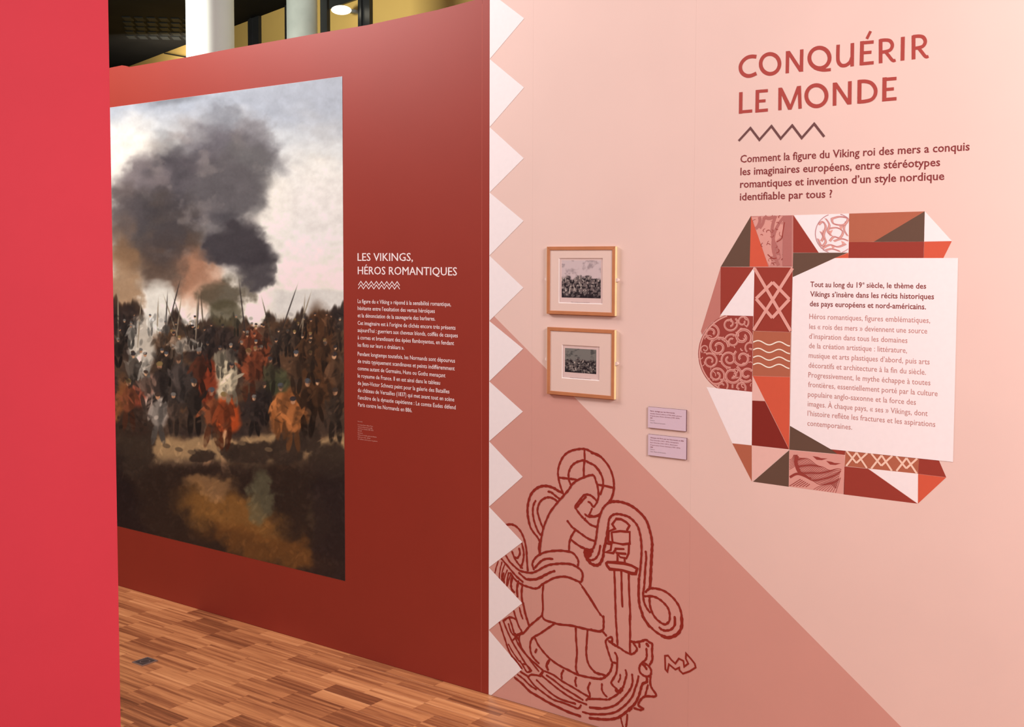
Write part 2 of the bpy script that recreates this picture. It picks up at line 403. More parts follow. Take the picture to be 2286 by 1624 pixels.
# oval lamp on the yellow wall
u, z = hpt(762, 22.5, .2)
lt = thing('wall_lamp', 'glowing oval lamp in front of the yellow wall, between two black posts', 'lamp', tuple(HM @ Vector((u, -.2, z))))
dl = float((np.array(HM @ Vector((u, -.2, z))) - CC) @ CF)
def ellipsoid(name, c, rx, ry, rz, m, parent, n=24, k=12, half=False):
    v = []; f = []
    for j in range(k + 1):
        a = -math.pi / 2 + math.pi * j / k
        for i in range(n): v.append((c[0] + rx * math.cos(a) * math.cos(2 * math.pi * i / n), c[1] + ry * math.cos(a) * math.sin(2 * math.pi * i / n), c[2] + rz * math.sin(a)))
    for j in range(k):
        for i in range(n): f.append((j * n + i, j * n + (i + 1) % n, (j + 1) * n + (i + 1) % n, (j + 1) * n + i))
    o = new_obj(name, v, f, m, smooth=True); o.data.transform(HM)
    if parent is not None: keep(o, parent)
    return o
ellipsoid('shade', (u, -.2, z), 22.5 / FL * dl, 22.5 / FL * dl, 9.5 / FL * dl, M['lamp_glow'], lt)
hbox('bracket', u - .03, u + .03, -.12, 0, z - .012, z + .02, M['column_grey'], lt)
# ceiling grille in the dark ceiling
gr = tag(bpy.data.objects.new('ceiling_grille', None), 'faint dark egg-crate grille set in the black ceiling left of the white column', 'grille'); COL.objects.link(gr)
ga = G(368, 64, HC); gr.location = ga; gr.rotation_euler = (0, 0, math.atan2(CR[1], CR[0]) + .12)
cm = bpy.data.meshes.new('grille_cell'); v, f = boxv(-.05, .05, -.10, .10, -.012, 0); cm.from_pydata(v, [], f); cm.materials.append(M['grille_grey'])
for i in range(-3, 4):
    for j in range(-2, 3):
        c = bpy.data.objects.new('cell', cm); link(c, gr); c.location = (i * .145 - .05 * j, j * .29, -.0005)

# ------------------------------------------------------------------ white zigzag border
tips = [41.4, 195.7, 353.5, 493.5, 642.5, 779, 919.5, 1065, 1211, 1347.8, 1495.5]
vals = [-22, 132, 284, 430, 571, 717, 852, 986, 1132, 1267.8, 1407.5, 1556]
zb = thing('zigzag_border', 'vertical white zigzag border along the edge where red wall turns pink', 'wall graphic', (XB, 0, 1.2))
xt = sum(W(1168, t)[0] for t in tips) / len(tips)
for i, t in enumerate(tips):
    za = min(W(1093, vals[i])[1], top_at(XB) - .002); zc = max(W(1093, vals[i + 1])[1], .001); zt = W(1168, t)[1]
    pts = [(XB, za), (xt, zt), (XB, zc)]
    if i == len(tips) - 1: pts = [(XB, za), (xt, zt), (XB + .012, .001), (XB, .001)]
    poly_film('triangle', pts, M['white_film'], 3, zb)

# ------------------------------------------------------------------ painting print on the red wall
def fbm(x, y, seed, oct=4):
    r = np.random.RandomState(seed); out = np.zeros_like(x); amp = 1.; tot = 0.
    for o in range(oct):
        T = r.rand(64, 64); fx = x * 2 ** o; fy = y * 2 ** o
        ix = np.floor(fx).astype(int); iy = np.floor(fy).astype(int); tx = fx - ix; ty = fy - iy
        tx = tx * tx * (3 - 2 * tx); ty = ty * ty * (3 - 2 * ty)
        g = lambda a, b: T[a % 64, b % 64]
        out += amp * ((g(ix, iy) * (1 - tx) + g(ix + 1, iy) * tx) * (1 - ty) + (g(ix, iy + 1) * (1 - tx) + g(ix + 1, iy + 1) * tx) * ty)
        tot += amp; amp *= .55
    return out / tot
def mix(C, col, a): return C * (1 - a[..., None]) + np.array(col, float) * a[..., None]
def smooth(t): t = np.clip(t, 0, 1); return t * t * (3 - 2 * t)
def blob(C, X, Y, cx, cy, rx, ry, col, soft=.5, rot=0., op=1.):
    c, s = math.cos(rot), math.sin(rot); u = ((X - cx) * c + (Y - cy) * s) / rx; v = (-(X - cx) * s + (Y - cy) * c) / ry
    return mix(C, col, op * smooth((1 + soft / 2 - np.sqrt(u * u + v * v)) / max(soft, .02)))
def battle_scene(X, Y):
    """a made-up scene: clouds and smoke over a crowd of nameless figures on brown ground"""
    n0 = fbm(X / 240 + 3, Y / 120, 21); n1 = fbm(X / 90, Y / 70, 1); n2 = fbm(X / 38, Y / 38, 2); n3 = fbm(X / 14, Y / 14, 3)
    C = np.zeros(X.shape + (3,)) + np.array((240., 230, 224))
    C = mix(C, (166, 172, 190), smooth((365 - Y + (X - 520) * .16 + (n0 - .5) * 330 + (n1 - .5) * 80) / 170) * .9)
    C = mix(C, (250, 244, 238), smooth((n0 - .45) * 4) * .4 * smooth((Y - 250) / 60))
    C = mix(C, (238, 222, 210), smooth((Y - 520) / 160) * .6)
    C = mix(C, (226, 216, 220), smooth((X - 600) / 80) * smooth((Y - 330) / 120) * smooth((620 - Y) / 120) * .5)
    C = blob(C, X, Y, 380, 222, 60, 12, (104, 106, 116), 1.2, -.1, .7)
    Xs = X + (n2 - .5) * 56 + (n3 - .5) * 16; Ys = Y + (fbm(X / 40, Y / 40, 8) - .5) * 56
    C = blob(C, Xs, Ys, 495, 285, 44, 46, (124, 124, 134), .9, 0, .8)
    C = blob(C, Xs, Ys, 560, 305, 36, 46, (134, 128, 134), .9, 0, .7)
    C = blob(C, Xs, Ys, 430, 300, 40, 36, (150, 144, 150), 1.1, 0, .5)
    for cx, cy, rx, ry, col, op in ((505, 360, 112, 72, (96, 90, 98), .95), (545, 400, 68, 90, (98, 94, 96), .85), (410, 430, 130, 96, (84, 76, 82), .95), (322, 410, 58, 56, (116, 104, 108), .9),
                                    (500, 430, 90, 76, (88, 82, 86), .9), (350, 520, 104, 96, (74, 64, 62), .96), (285, 470, 34, 80, (96, 84, 84), .9), (390, 590, 80, 70, (86, 66, 56), .9)):
        C = blob(C, Xs, Ys, cx, cy, rx, ry, col, .6, 0, op)
    C = mix(C, (58, 54, 60), smooth((n1 - .5) * 5) * smooth((190 - np.hypot(X - 420, (Y - 450) * .9)) / 100) * .6)
    C = mix(C, (150, 136, 134), smooth((n2 - .56) * 5) * smooth((190 - np.hypot(X - 440, (Y - 420) * .9)) / 100) * .4)
    C = blob(C, Xs, Ys, 442, 630, 44, 66, (180, 124, 96), .9, 0, .75)
    C = blob(C, Xs, Ys, 275, 640, 36, 120, (136, 98, 68), .9, 0, .8)
    C = blob(C, Xs, Ys, 530, 555, 76, 56, (56, 50, 55), .4, 0, .97); C = blob(C, Xs, Ys, 572, 600, 32, 50, (54, 48, 53), .5, 0, .9)
    C = mix(C, (206, 198, 196), smooth((Y - 640 + (n2 - .5) * 14) / 12) * smooth((X - 585) / 40) * .85)
    C = mix(C, (186, 162, 140), smooth((Y - 690) / 50) * smooth((X - 560) / 60) * .8)
    C = blob(C, Xs, Ys, 500, 662, 60, 36, (72, 62, 48), .5, -.2, .85)
    edge = 706 + (fbm(X / 26, X * 0, 5) - .5) * 70 - 24 * smooth((X - 650) / 60) - 30 * smooth((340 - X) / 70)
    crowd = smooth((Y - edge) / 14)
    C = mix(C, (58, 42, 33), crowd * .97)
    C = mix(C, (92, 62, 42), smooth((n2 - .5) * 5) * crowd * .7)
    C = mix(C, (36, 28, 28), smooth((n1 - .5) * 6) * crowd * .7)
    for cx, cy, rx, ry, col, op in ((350, 690, 26, 60, (216, 206, 198), .9), (372, 660, 20, 30, (222, 212, 204), .8), (318, 770, 30, 60, (204, 190, 178), .85), (420, 770, 40, 16, (200, 186, 174), .6), (505, 700, 40, 30, (74, 66, 48), .8),
                                    (500, 840, 26, 56, (206, 186, 158), .9), (462, 850, 20, 60, (120, 46, 26), .9), (570, 790, 34, 60, (122, 54, 30), .8), (506, 925, 30, 44, (172, 66, 26), .85), (504, 1030, 11, 80, (180, 132, 98), .9), (462, 1000, 12, 46, (174, 126, 92), .9),
                                    (710, 800, 44, 120, (72, 44, 26), .95), (645, 925, 44, 60, (142, 82, 42), .95), (640, 1000, 30, 50, (120, 70, 38), .9), (620, 850, 30, 30, (58, 62, 42), .75), (330, 870, 24, 34, (160, 120, 104), .8), (300, 920, 40, 60, (150, 60, 40), .7), (345, 920, 30, 40, (210, 190, 178), .7),
                                    (275, 930, 20, 80, (120, 70, 40), .9), (400, 860, 40, 50, (54, 46, 44), .8)):
        C = blob(C, Xs * .35 + X * .65, Ys * .35 + Y * .65, cx, cy, rx, ry, col, .45, 0, op)
    g = smooth((Y - 968 - (n2 - .5) * 34) / 16)
    C = mix(C, (158, 124, 88), g * (1 - smooth((Y - 1016 - (n1 - .5) * 50) / 40)) * .85 * (1 - .5 * smooth((np.abs(X - 500) - 20) / 20) * 0))
    C = mix(C, (36, 25, 20), smooth((Y - 1010 + (n2 - .5) * 60) / 50) * .97)
    for x, y, rx, ry in ((560, 1012, 50, 30), (450, 1018, 34, 18), (640, 1000, 44, 40), (300, 990, 46, 80), (735, 1030, 40, 40), (520, 1010, 24, 30), (694, 980, 26, 30)):
        C = blob(C, Xs * .6 + X * .4, Ys * .6 + Y * .4, x, y, rx, ry, (44, 33, 27), .3, 0, .93)
    C = blob(C, Xs, Ys, 520, 1150, 120, 40, (116, 76, 36), .8, .3, .9)
    C = blob(C, Xs, Ys, 610, 1225, 150, 34, (96, 58, 26), .8, .28, .8)
    C = blob(C, Xs, Ys, 470, 1090, 50, 20, (140, 100, 64), .8, .1, .7)
    C = blob(C, Xs, Ys, 582, 1110, 32, 54, (86, 80, 60), .5, 0, .7); C = blob(C, Xs, Ys, 716, 1150, 30, 58, (66, 50, 34), .6, 0, .7)
    C = mix(C, (26, 18, 18), smooth((320 + (n1 - .5) * 110 - X + (Y - 1100) * .4) / 60) * smooth((Y - 980) / 60) * .95)
    C = mix(C, (30, 21, 21), smooth((X - 675 + (n2 - .5) * 60) / 40) * smooth((Y - 1030) / 60) * .8)
    base = C.copy(); mid = X.shape[0] // 2
    r = random.Random(41)
    def dab(cx, cy, rx, ry, col, rot=0., op=.9, soft=.5):
        R_m = max(rx, ry) * 1.4
        j0, j1 = np.searchsorted(X[mid], [cx - R_m, cx + R_m])
        if j1 - j0 < 2: return
        colY = Y[:, min((j0 + j1) // 2, X.shape[1] - 1)]; k1 = np.searchsorted(-colY, -(cy + R_m)); k2 = np.searchsorted(-colY, -(cy - R_m))
        if k2 - k1 < 2: return
        k1 = max(0, k1 - 1); sl = (slice(k1, k2 + 1), slice(max(0, j0 - 1), j1 + 1))
        C[sl] = blob(C[sl], X[sl], Y[sl], cx, cy, rx, ry, col, soft, rot, op)
    def at(x, y):
        j = min(max(np.searchsorted(X[mid], x), 0), X.shape[1] - 1); k_ = min(max(np.searchsorted(-Y[:, j], -y), 0), X.shape[0] - 1); return base[k_, j]
    for _ in range(900):                                  # brushwork in the smoke and sky
        x, y = r.uniform(250, 765), r.uniform(220, 640); c = at(x, y) * r.uniform(.90, 1.08)
        dab(x, y, r.uniform(8, 22), r.uniform(4, 12), c, r.uniform(-.7, .5), .3, 1.2)
    def mark(x, y, h):                                    # one tiny figure, colours taken from the mass it stands in
        c = at(x, y + h * .3); c = np.clip(c * r.uniform(.55, 1.2) + r.uniform(0, 10), 12, 230); w_ = h * .13; ln = r.uniform(-.25, .25)
        dab(x - w_ * .5, y + h * .78, w_ * .42, h * .22, c * .6, ln, .9, .4); dab(x + w_ * .6, y + h * .78, w_ * .42, h * .22, c * .5, -ln, .9, .4)
        dab(x, y + h * .38, w_ * 1.05, h * .25, c, ln * .5, .95, .3); dab(x + w_ * .5, y + h * .4, w_ * .5, h * .22, c * .55, ln * .5, .7, .8)
        dab(x - w_ * 1.1, y + h * .36, w_ * .32, h * .17, c * 1.15, r.uniform(-.9, .9), .9, .4); dab(x + w_ * 1.1, y + h * .3, w_ * .3, h * .16, c * .8, r.uniform(-1.2, 1.2), .9, .4)
        dab(x, y + h * .05, h * .045, h * .06, np.array(r.choice([(196, 146, 112), (170, 120, 90), (150, 104, 80)])), 0, .95, .4)
        dab(x, y + h * .005, h * .06, h * .045, np.array(r.choice([(58, 44, 38), (70, 70, 76), (104, 96, 92), (46, 40, 42), (120, 96, 60)])), r.uniform(-.3, .3), .95, .3)
    ys = sorted([700 + 90 * r.random() ** 1.2 for _ in range(70)])
    for y in ys: mark(r.uniform(262, 764), y, 46 + (y - 700) * .35)
    for _ in range(16):
        x = r.uniform(262, 764); y = r.uniform(650, 710); dab(x, y + 20, 1.5, r.uniform(34, 64), np.array(r.choice([(74, 62, 50), (140, 122, 104), (50, 42, 40)])), r.uniform(-.35, .35), .85, .8)
    for x, y in ((300, 790), (352, 812), (404, 800), (450, 780), (548, 782), (606, 800), (664, 786), (742, 790), (286, 850), (428, 850), (590, 856), (682, 850), (746, 870), (392, 880), (322, 830), (520, 812), (630, 860), (350, 880), (470, 870), (560, 885), (716, 850), (660, 890), (500, 880)): mark(x + r.uniform(-8, 8), y, r.uniform(84, 130))
    for _ in range(1500):                                 # brushwork in the crowd and on the ground
        x, y = r.uniform(255, 768), r.uniform(700, 1290); c = at(x, y); d = r.choice([.4, .55, .7, 1.25]) if y < 960 else r.choice([.75, .9, 1.15, 1.3])
        dab(x, y, r.uniform(1.6, 5), r.uniform(3, 11), np.clip(c * d + 4, 10, 240), r.uniform(-1.2, 1.2), .5 if y < 960 else .35, .8)
    for x, y in ((400, 1004), (428, 1010), (540, 990), (600, 1004), (372, 996)): dab(x, y, 9, 5, np.array((92, 72, 54)), .2, .9, .4)
    C = C * (1 + (n3[..., None] - .5) * .12) + (fbm(X / 4, Y / 4, 12)[..., None] - .5) * 8
    return np.clip(C * np.array((.985, .98, .955)), 8, 252)
LINT = np.array([lin(i) for i in range(256)])
def picture(name, x0, x1, z0, z1, nx, nz, fn, y, parent, rough=.5, spec=.4, ill=None):
    xs = np.linspace(x0, x1, nx); zs = np.linspace(z0, z1, nz); A, B = np.meshgrid(xs, zs)
    col = fn(A, B)
    lc = np.interp(col, np.arange(256), LINT) / (ill(B) if ill else np.array((1., .78, .74)))
    co = np.stack([A, np.full_like(A, y), B], -1).reshape(-1, 3)
    idx = np.arange(nx * nz).reshape(nz, nx)
    F = np.stack([idx[:-1, :-1], idx[:-1, 1:], idx[1:, 1:], idx[1:, :-1]], -1).reshape(-1, 4)
    me = bpy.data.meshes.new(name); me.from_pydata(co.tolist(), [], F.tolist())
    at = me.color_attributes.new('print', 'FLOAT_COLOR', 'POINT')
    at.data.foreach_set('color', np.concatenate([np.clip(lc, 0, .93).reshape(-1, 3), np.ones((nx * nz, 1))], 1).ravel().astype(np.float32))
    m = bpy.data.materials.get('printed_picture_%.2f' % rough)
    if not m:
        m = bpy.data.materials.new('printed_picture_%.2f' % rough); m.use_nodes = True; nt = m.node_tree; b = nt.nodes['Principled BSDF']
        a = nt.nodes.new('ShaderNodeAttribute'); a.attribute_name = 'print'; nt.links.new(a.outputs['Color'], b.inputs['Base Color'])
        b.inputs['Roughness'].default_value = rough; b.inputs['Specular IOR Level'].default_value = spec
    me.materials.append(m); o = link(bpy.data.objects.new(name, me))
    if parent is not None: keep(o, parent)
    return o
px1, pz1 = W(764.5, 170.5); px1b, pz0 = W(768.3, 1297.3)
def wall_to_photo(A, B):
    d = np.stack([A - CC[0], np.zeros_like(A) - CC[1], B - CC[2]], -1); zc = d @ CF
    return CX + FL * (d @ CR) / zc, CY - FL * (d @ CU) / zc
pt = thing('mural_print', 'huge smoky battle picture printed on the red wall', 'picture', (-4.0, 0, pz0))
pxl = -5.05
box('print_sheet', pxl, px1 - .001, -.0006, -.00002, pz0, pz1, M['paper'], pt)
picture('printed_surface', pxl + .0003, px1 - .0003, pz0 + .0003, pz1 - .0003, 620, 720, lambda A, B: battle_scene(*wall_to_photo(A, B)), -.0008, pt, .5, .3,
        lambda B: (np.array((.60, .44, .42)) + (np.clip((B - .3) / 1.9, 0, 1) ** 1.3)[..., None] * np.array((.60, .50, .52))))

# ------------------------------------------------------------------ text on the red wall
k = 3.53
def T(x, y): return 770 + x / k, 540 + y / k
ht = thing('heading_lettering', 'white two-line heading on the red wall right of the battle picture', 'lettering', (*W(799, 612)[:1], 0, W(799, 612)[1]))
text_line('LES VIKINGS,', 798.3, 582.6, 921.5, 17, M['white_text'], ht, double=.0009)
text_line('HÉROS ROMANTIQUES', 798.8, 612.6, 1019.9, 17, M['white_text'], ht, double=.0009)
zz = thing('zigzag_ornament', 'small cream double zigzag line under the heading on the red wall', 'wall graphic', (W(799, 640)[0], 0, W(799, 640)[1]))
for base in (632.5, 640.5):
    s = Strokes(-TH * 1.5); pts = []
    for i in range(17): pts.append(W(800 + i * 92.5 / 16, base + (4.6 if i % 2 == 0 else -4.2) + i * .05))
    s.ribbon(pts, [1.9 * mpp(840)] * len(pts), cap=False); s.build('zigzag_line', M['white_text'], zz)
wt = thing('wall_text', 'two small white paragraphs on the red wall under the double zigzag', 'text', (W(799, 910)[0], 0, W(799, 910)[1]))
for body, lx, ly, rx in (
    ("La figure du « Viking » répond à la sensibilité romantique,", 101, 483, 836),
    ("hésitante entre l’exaltation des vertus héroïques", 101, 538, 709),
    ("et la dénonciation de la sauvagerie des barbares.", 101, 595, 712),
    ("Cet imaginaire est à l’origine de clichés encore très présents", 101, 655, 872),
    ("aujourd’hui : guerriers aux cheveux blonds, coiffés de casques", 101, 711, 890),
    ("à cornes et brandissant des épées flamboyantes, en fendant", 101, 769, 860),
    ("les flots sur leurs « drakkars ».", 101, 827, 468),
    ("Pendant longtemps toutefois, les Normands sont dépourvus", 101, 898, 868),
    ("de traits typiquement scandinaves et peints indifféremment", 101, 955, 865),
    ("comme autant de Germains, Huns ou Goths menaçant", 101, 1012, 792),
    ("le royaume de France. Il en est ainsi dans le tableau", 101, 1070, 750),
    ("de Jean-Victor Schnetz peint pour la galerie des Batailles", 101, 1128, 824),
    ("du château de Versailles (1837) qui met avant tout en scène", 102, 1184, 862),
    ("l’ancêtre de la dynastie capétienne : Le comte Eudes défend", 103, 1241, 873),
    ("Paris contre les Normands en 886.", 104, 1298, 530)):
    a = T(lx, ly); b = T(rx, ly); text_line(body, a[0], a[1], b[0], 8.6, M['white_text'], wt, bold=.006)
ct = thing('credit_text', 'tiny pale credit lines low on the red wall beside the picture', 'text', (W(799, 980)[0], 0, W(799, 980)[1]))
for body, ly, rx in (("Fac-similé", 1420, 138), ("Le comte Eudes défend Paris", 1446, 221), ("contre les Normands en 886,", 1462, 219), ("Jean-Victor Schnetz (1787-1870)", 1477, 225),
                     ("1834-1837", 1494, 134), ("Reproduction", 1510, 141), ("Château de Versailles, galerie des Batailles", 1526, 250), ("huile sur toile, détail", 1542, 200), ("du tableau peint pour la galerie", 1558, 257)):
    a = T(102, ly); b = T(rx, ly); text_line(body, a[0], a[1], b[0], 2.6, M['lattice_pink'], ct)

# ------------------------------------------------------------------ title lettering on the pink wall
tk = crop(1580, 40, 3.238)
def ell(cx, cy, rx, ry, a0=0, a1=360, n=36): return [(cx + rx * math.cos(math.radians(a0 + (a1 - a0) * i / n)), cy + ry * math.sin(math.radians(a0 + (a1 - a0) * i / n))) for i in range(n + (0 if a1 - a0 == 360 else 1))]
def letter(strokes, root, wd=28):
    s = Strokes(-TH * 1.5)
    for st in strokes:
        kind, P = st[0], st[1]
        if kind == 'p': Strokes.count += 1; s.polygon([tk(p) for p in P], 6e-6 * (Strokes.count % 60)); continue
        wq = (st[2] if len(st) > 2 else wd) / 3.238
        if kind == 'o': Q = [tk(p) for p in P]; s.ribbon(Q, [wq * mpp(1800)] * len(Q), closed=True)
        else:
            if kind == 'c': P = catmull(P, step=6)
            Q = [tk(p) for p in P]; s.ribbon(Q, [wq * mpp(1800)] * len(Q), cap=False)
    return s.build('letter', M['title_red'], root)
tt = thing('title_lettering', 'large dark red title CONQUÉRIR on the pink wall, upper line', 'lettering', (*W(1650, 175)[:1], 0, W(1650, 175)[1]))
R_ = lambda x, y, q=1.: [('l', [(x, y - 1), (x, y + 173)], 25), ('c', [(x - 5, y + 9), (x + 38, y + 5), (x + 70, y + 13), (x + 85, y + 42), (x + 74, y + 72), (x + 48, y + 86), (x + 4, y + 94)], 23),
                         ('c', [(x + 30, y + 84), (x + 58, y + 118), (x + 80, y + 146), (x + 94, y + 155), (x + 108, y + 150)], 21)]
letter([('c', [(352, 281), (318, 279), (284, 288), (254, 313), (238, 345), (239, 378), (254, 403), (280, 418), (308, 419), (334, 410), (352, 401)])], tt)
letter([('o', ell(451, 333, 68, 72))], tt)
letter([('l', [(578, 240), (575, 401)], 26), ('p', [(564, 241.5), (594, 239), (692, 388), (662, 390.5)]), ('l', [(680, 228), (677, 389)], 26)], tt)
letter([('o', ell(808, 290, 73, 74)), ('c', [(770, 360), (800, 372), (840, 378), (890, 374)], 22)], tt)
letter([('c', [(943, 194), (941, 280), (945, 318), (966, 343), (1000, 342), (1030, 318), (1043, 285)], 25), ('l', [(1046, 182), (1044, 351)], 25)], tt)
letter([('l', [(1116, 168), (1112, 343)], 27), ('l', [(1104, 182), (1200, 174)], 23), ('l', [(1110, 254), (1184, 248)], 22), ('l', [(1106, 333), (1200, 324)], 23), ('l', [(1150, 152), (1178, 96)], 20)], tt)
letter(R_(1250, 155), tt); letter([('l', [(1411, 137), (1408, 309)], 26)], tt); letter(R_(1488, 127), tt)
t2 = thing('title_lettering', 'large dark red title LE MONDE on the pink wall, lower line', 'lettering', (*W(1650, 254)[:1], 0, W(1650, 254)[1]))
letter([('l', [(240, 537), (238, 693)]), ('l', [(228, 681), (322, 673)], 23)], t2)
letter([('l', [(360, 521), (357, 685)]), ('l', [(348, 533), (435, 526)], 23), ('l', [(356, 604), (418, 599)], 22), ('l', [(348, 674), (435, 666)], 23)], t2)
letter([('l', [(523, 505), (522, 668)], 25), ('p', [(511, 507), (538, 505), (607, 645), (600, 664), (582, 665)]), ('p', [(646, 494), (674, 491), (606, 663), (584, 665)]), ('l', [(662, 492), (668, 657)], 25)], t2)
letter([('o', ell(786, 563, 73, 76))], t2)
letter([('l', [(918, 468), (917, 635)], 26), ('p', [(904, 470), (934, 467.5), (1040, 625), (1010, 627.5)]), ('l', [(1028, 458), (1026, 626)], 26)], t2)
letter([('l', [(1098, 448), (1096, 619)]), ('c', [(1090, 461), (1140, 459), (1184, 473), (1212, 512), (1211, 555), (1186, 589), (1140, 603), (1090, 608)], 25)], t2)
letter([('l', [(1279, 430), (1276, 604)]), ('l', [(1268, 446), (1365, 438)], 23), ('l', [(1275, 519), (1346, 513)], 22), ('l', [(1268, 592), (1365, 584)], 23)], t2)
z4 = thing('zigzag_ornament', 'dark brown four-peak zigzag under the title LE MONDE', 'wall graphic', (W(1650, 310)[0], 0, W(1650, 310)[1]))
s = Strokes(-TH * 1.5); P = [tk(p) for p in ((224, 890), (309, 797), (374, 882), (461, 783), (528, 873), (611, 778), (680, 869), (770, 766), (843, 860))]
s.ribbon(P, [17 / 3.238 * mpp(1740)] * 9, cap=False); s.build('zigzag_line', M['taupe_film'], z4)
it = thing('introduction_text', 'four-line dark red question on the pink wall above the tile emblem', 'text', (W(1652, 440)[0], 0, W(1652, 440)[1]))
for body, lx, ly, rx in (("Comment la figure du Viking roi des mers a conquis", 236, 1047, 1893), ("les imaginaires européens, entre stéréotypes", 236, 1138, 1680),
                         ("romantiques et invention d’un style nordique", 234, 1229, 1710), ("identifiable par tous ?", 232, 1320, 900)):
    text_line(body, 1580 + lx / 3.238, 40 + ly / 3.238, 1580 + rx / 3.238, 16.3, M['intro_red'], it, bold=.014)

# ------------------------------------------------------------------ tile emblem
E6 = crop(1500, 420, 2.2243)
em = thing('tile_emblem', 'ring of angular red, brown, orange and white tiles around the white text panel', 'wall graphic', (*E6((400, 1460))[:1], 0, E6((400, 1460))[1]))
def tile(pts, m, layer=1, name='tile'): return poly_film(name, [E6(p) for p in pts], M[m], layer, em)
NN = [
 ([(393, 138), (386, 391), (243, 391)], 'tile_dark'), ([(393, 138), (480, 391), (386, 391)], 'tile_orange'),
 ([(603, 135), (729, 321), (602, 321)], 'tile_red'), ([(606, 135), (880, 127), (877, 321), (729, 321)], 'white_film'),
 ([(880, 127), (1255, 116), (1002, 267.5), (879, 269)], 'tile_brown'), ([(1255, 116), (1252, 266), (1002, 267.5)], 'tile_dark'),
 ([(1256, 116), (1390, 263.5), (1253, 266)], 'white_film'), ([(879, 269), (1252, 266.5), (1250, 348), (877, 348)], 'tile_red'),
 ([(1253, 266.5), (1390, 264), (1348, 348), (1251, 348)], 'tile_orange'), ([(602, 322), (873, 321.5), (808, 348), (600, 443)], 'tile_dark'),
 ([(876, 322), (877, 348), (808, 348)], 'tile_orange'), ([(242, 392), (408, 393), (241, 632)], 'tile_red'),
 ([(410, 393), (405, 636), (240, 632)], 'white_film'), ([(410, 393), (600, 394), (591, 716), (404, 709)], 'tile_red'),
 ([(404, 710), (591, 717), (586, 938), (401, 933)], 'tile_brown'), ([(402, 934), (586, 939), (582, 1297)], 'tile_orange'),
 ([(401, 935), (461, 1058), (399, 1054)], 'tile_blush'), ([(399, 1056), (462, 1059), (581, 1298), (397, 1278)], 'tile_deep'),
 ([(172, 989), (398, 1013), (396, 1278), (300, 1268)], 'white_film'), ([(300, 1269), (396, 1279), (397, 1458)], 'tile_brown'),
 ([(397, 1280), (580, 1301), (401, 1458)], 'tile_blush'), ([(582, 1303), (580, 1484), (403, 1459)], 'tile_dark'),
 ([(586, 1182), (790, 1298), (822, 1322), (583, 1300)], 'tile_dark'), ([(790, 1299), (861, 1306), (859, 1326), (822, 1322)], 'tile_red'),
 ([(862, 1303), (1228, 1343), (1221, 1419), (858, 1381)], 'tile_brown'), ([(1228, 1343), (1326, 1354), (1362, 1437), (1222, 1420)], 'tile_red'),
 ([(857, 1383), (974, 1395), (1219, 1568), (853, 1522)], 'tile_red'), ([(976, 1395), (1221, 1420), (1220, 1567)], 'white_film'),
 ([(1223, 1421), (1362, 1438), (1222, 1568)], 'tile_orange')]
for P, m in NN: tile(P, m)
def inside(p, poly):
    c = False; n = len(poly); j = n - 1
    for i in range(n):
        if (poly[i][1] > p[1]) != (poly[j][1] > p[1]) and p[0] < (poly[j][0] - poly[i][0]) * (p[1] - poly[i][1]) / (poly[j][1] - poly[i][1]) + poly[i][0]: c = not c
        j = i
    return c
def clipped(P, poly, s, wd):              # stroke cut where it leaves the tile
    run = []
    def flush():
        nonlocal run
        if len(run) > 1: Q = [E6(p) for p in run]; s.ribbon(Q, [wd / 2.2243 * mpp(1700)] * len(Q), cap=False)
        run = []
    for p in P:
        if inside(p, poly): run.append(p)
        else: flush()
    flush()
def dense(P, st=3.):
    out = []
    for a, b in zip(P, P[1:]):
        n = max(1, int(math.hypot(b[0] - a[0], b[1] - a[1]) / st))
        out += [(a[0] + (b[0] - a[0]) * i / n, a[1] + (b[1] - a[1]) * i / n) for i in range(n)]
    return out + [P[-1]]
# lattice tile
def strap(name, lines, poly, m, wd, lay=2.):
    s = Strokes(-TH * lay)
    for P in lines: clipped(dense(P), poly, s, wd)
    return s.build(name, M[m], em)
q = [(410, 393), (600, 394), (591, 716), (404, 709)]
strap('lattice', [[(404, 388), (600, 726)], [(606, 388), (396, 722)], [(501, 468), (584, 553)], [(584, 553), (499, 645)], [(499, 645), (418, 550)], [(418, 550), (501, 468)]], q, 'lattice_pink', 16)
q = [(404, 710), (591, 717), (586, 938), (401, 933)]
for y0 in (766, 804, 842, 878):
    strap('wave', [[(404 + i * 3, y0 + i * .16 * 1.0 + (-9 * math.sin((i * 3 - 0) / 104 * 2 * math.pi))) for i in range(63)]], q, 'wave_cream', 6)
q = [(862, 1303), (1228, 1343), (1221, 1419), (858, 1381)]
z5 = lambda x, y: ((1660 + x / 4.7625 - 1500) * 2.2243, (980 + y / 4.7625 - 420) * 2.2243)
LN = []
for j in range(3):
    dx, dy = j * 265, j * 29
    LN += [[z5(1085 + dx, 118 + dy), z5(1200 + dx, 258 + dy)], [z5(1200 + dx, 258 + dy), z5(1322 + dx, 148 + dy)], [z5(1203 + dx, 148 + dy), z5(1092 + dx, 290 + dy)], [z5(1203 + dx, 148 + dy), z5(1312 + dx, 312 + dy)]]
strap('lattice', LN, q, 'lattice_cream', 9)
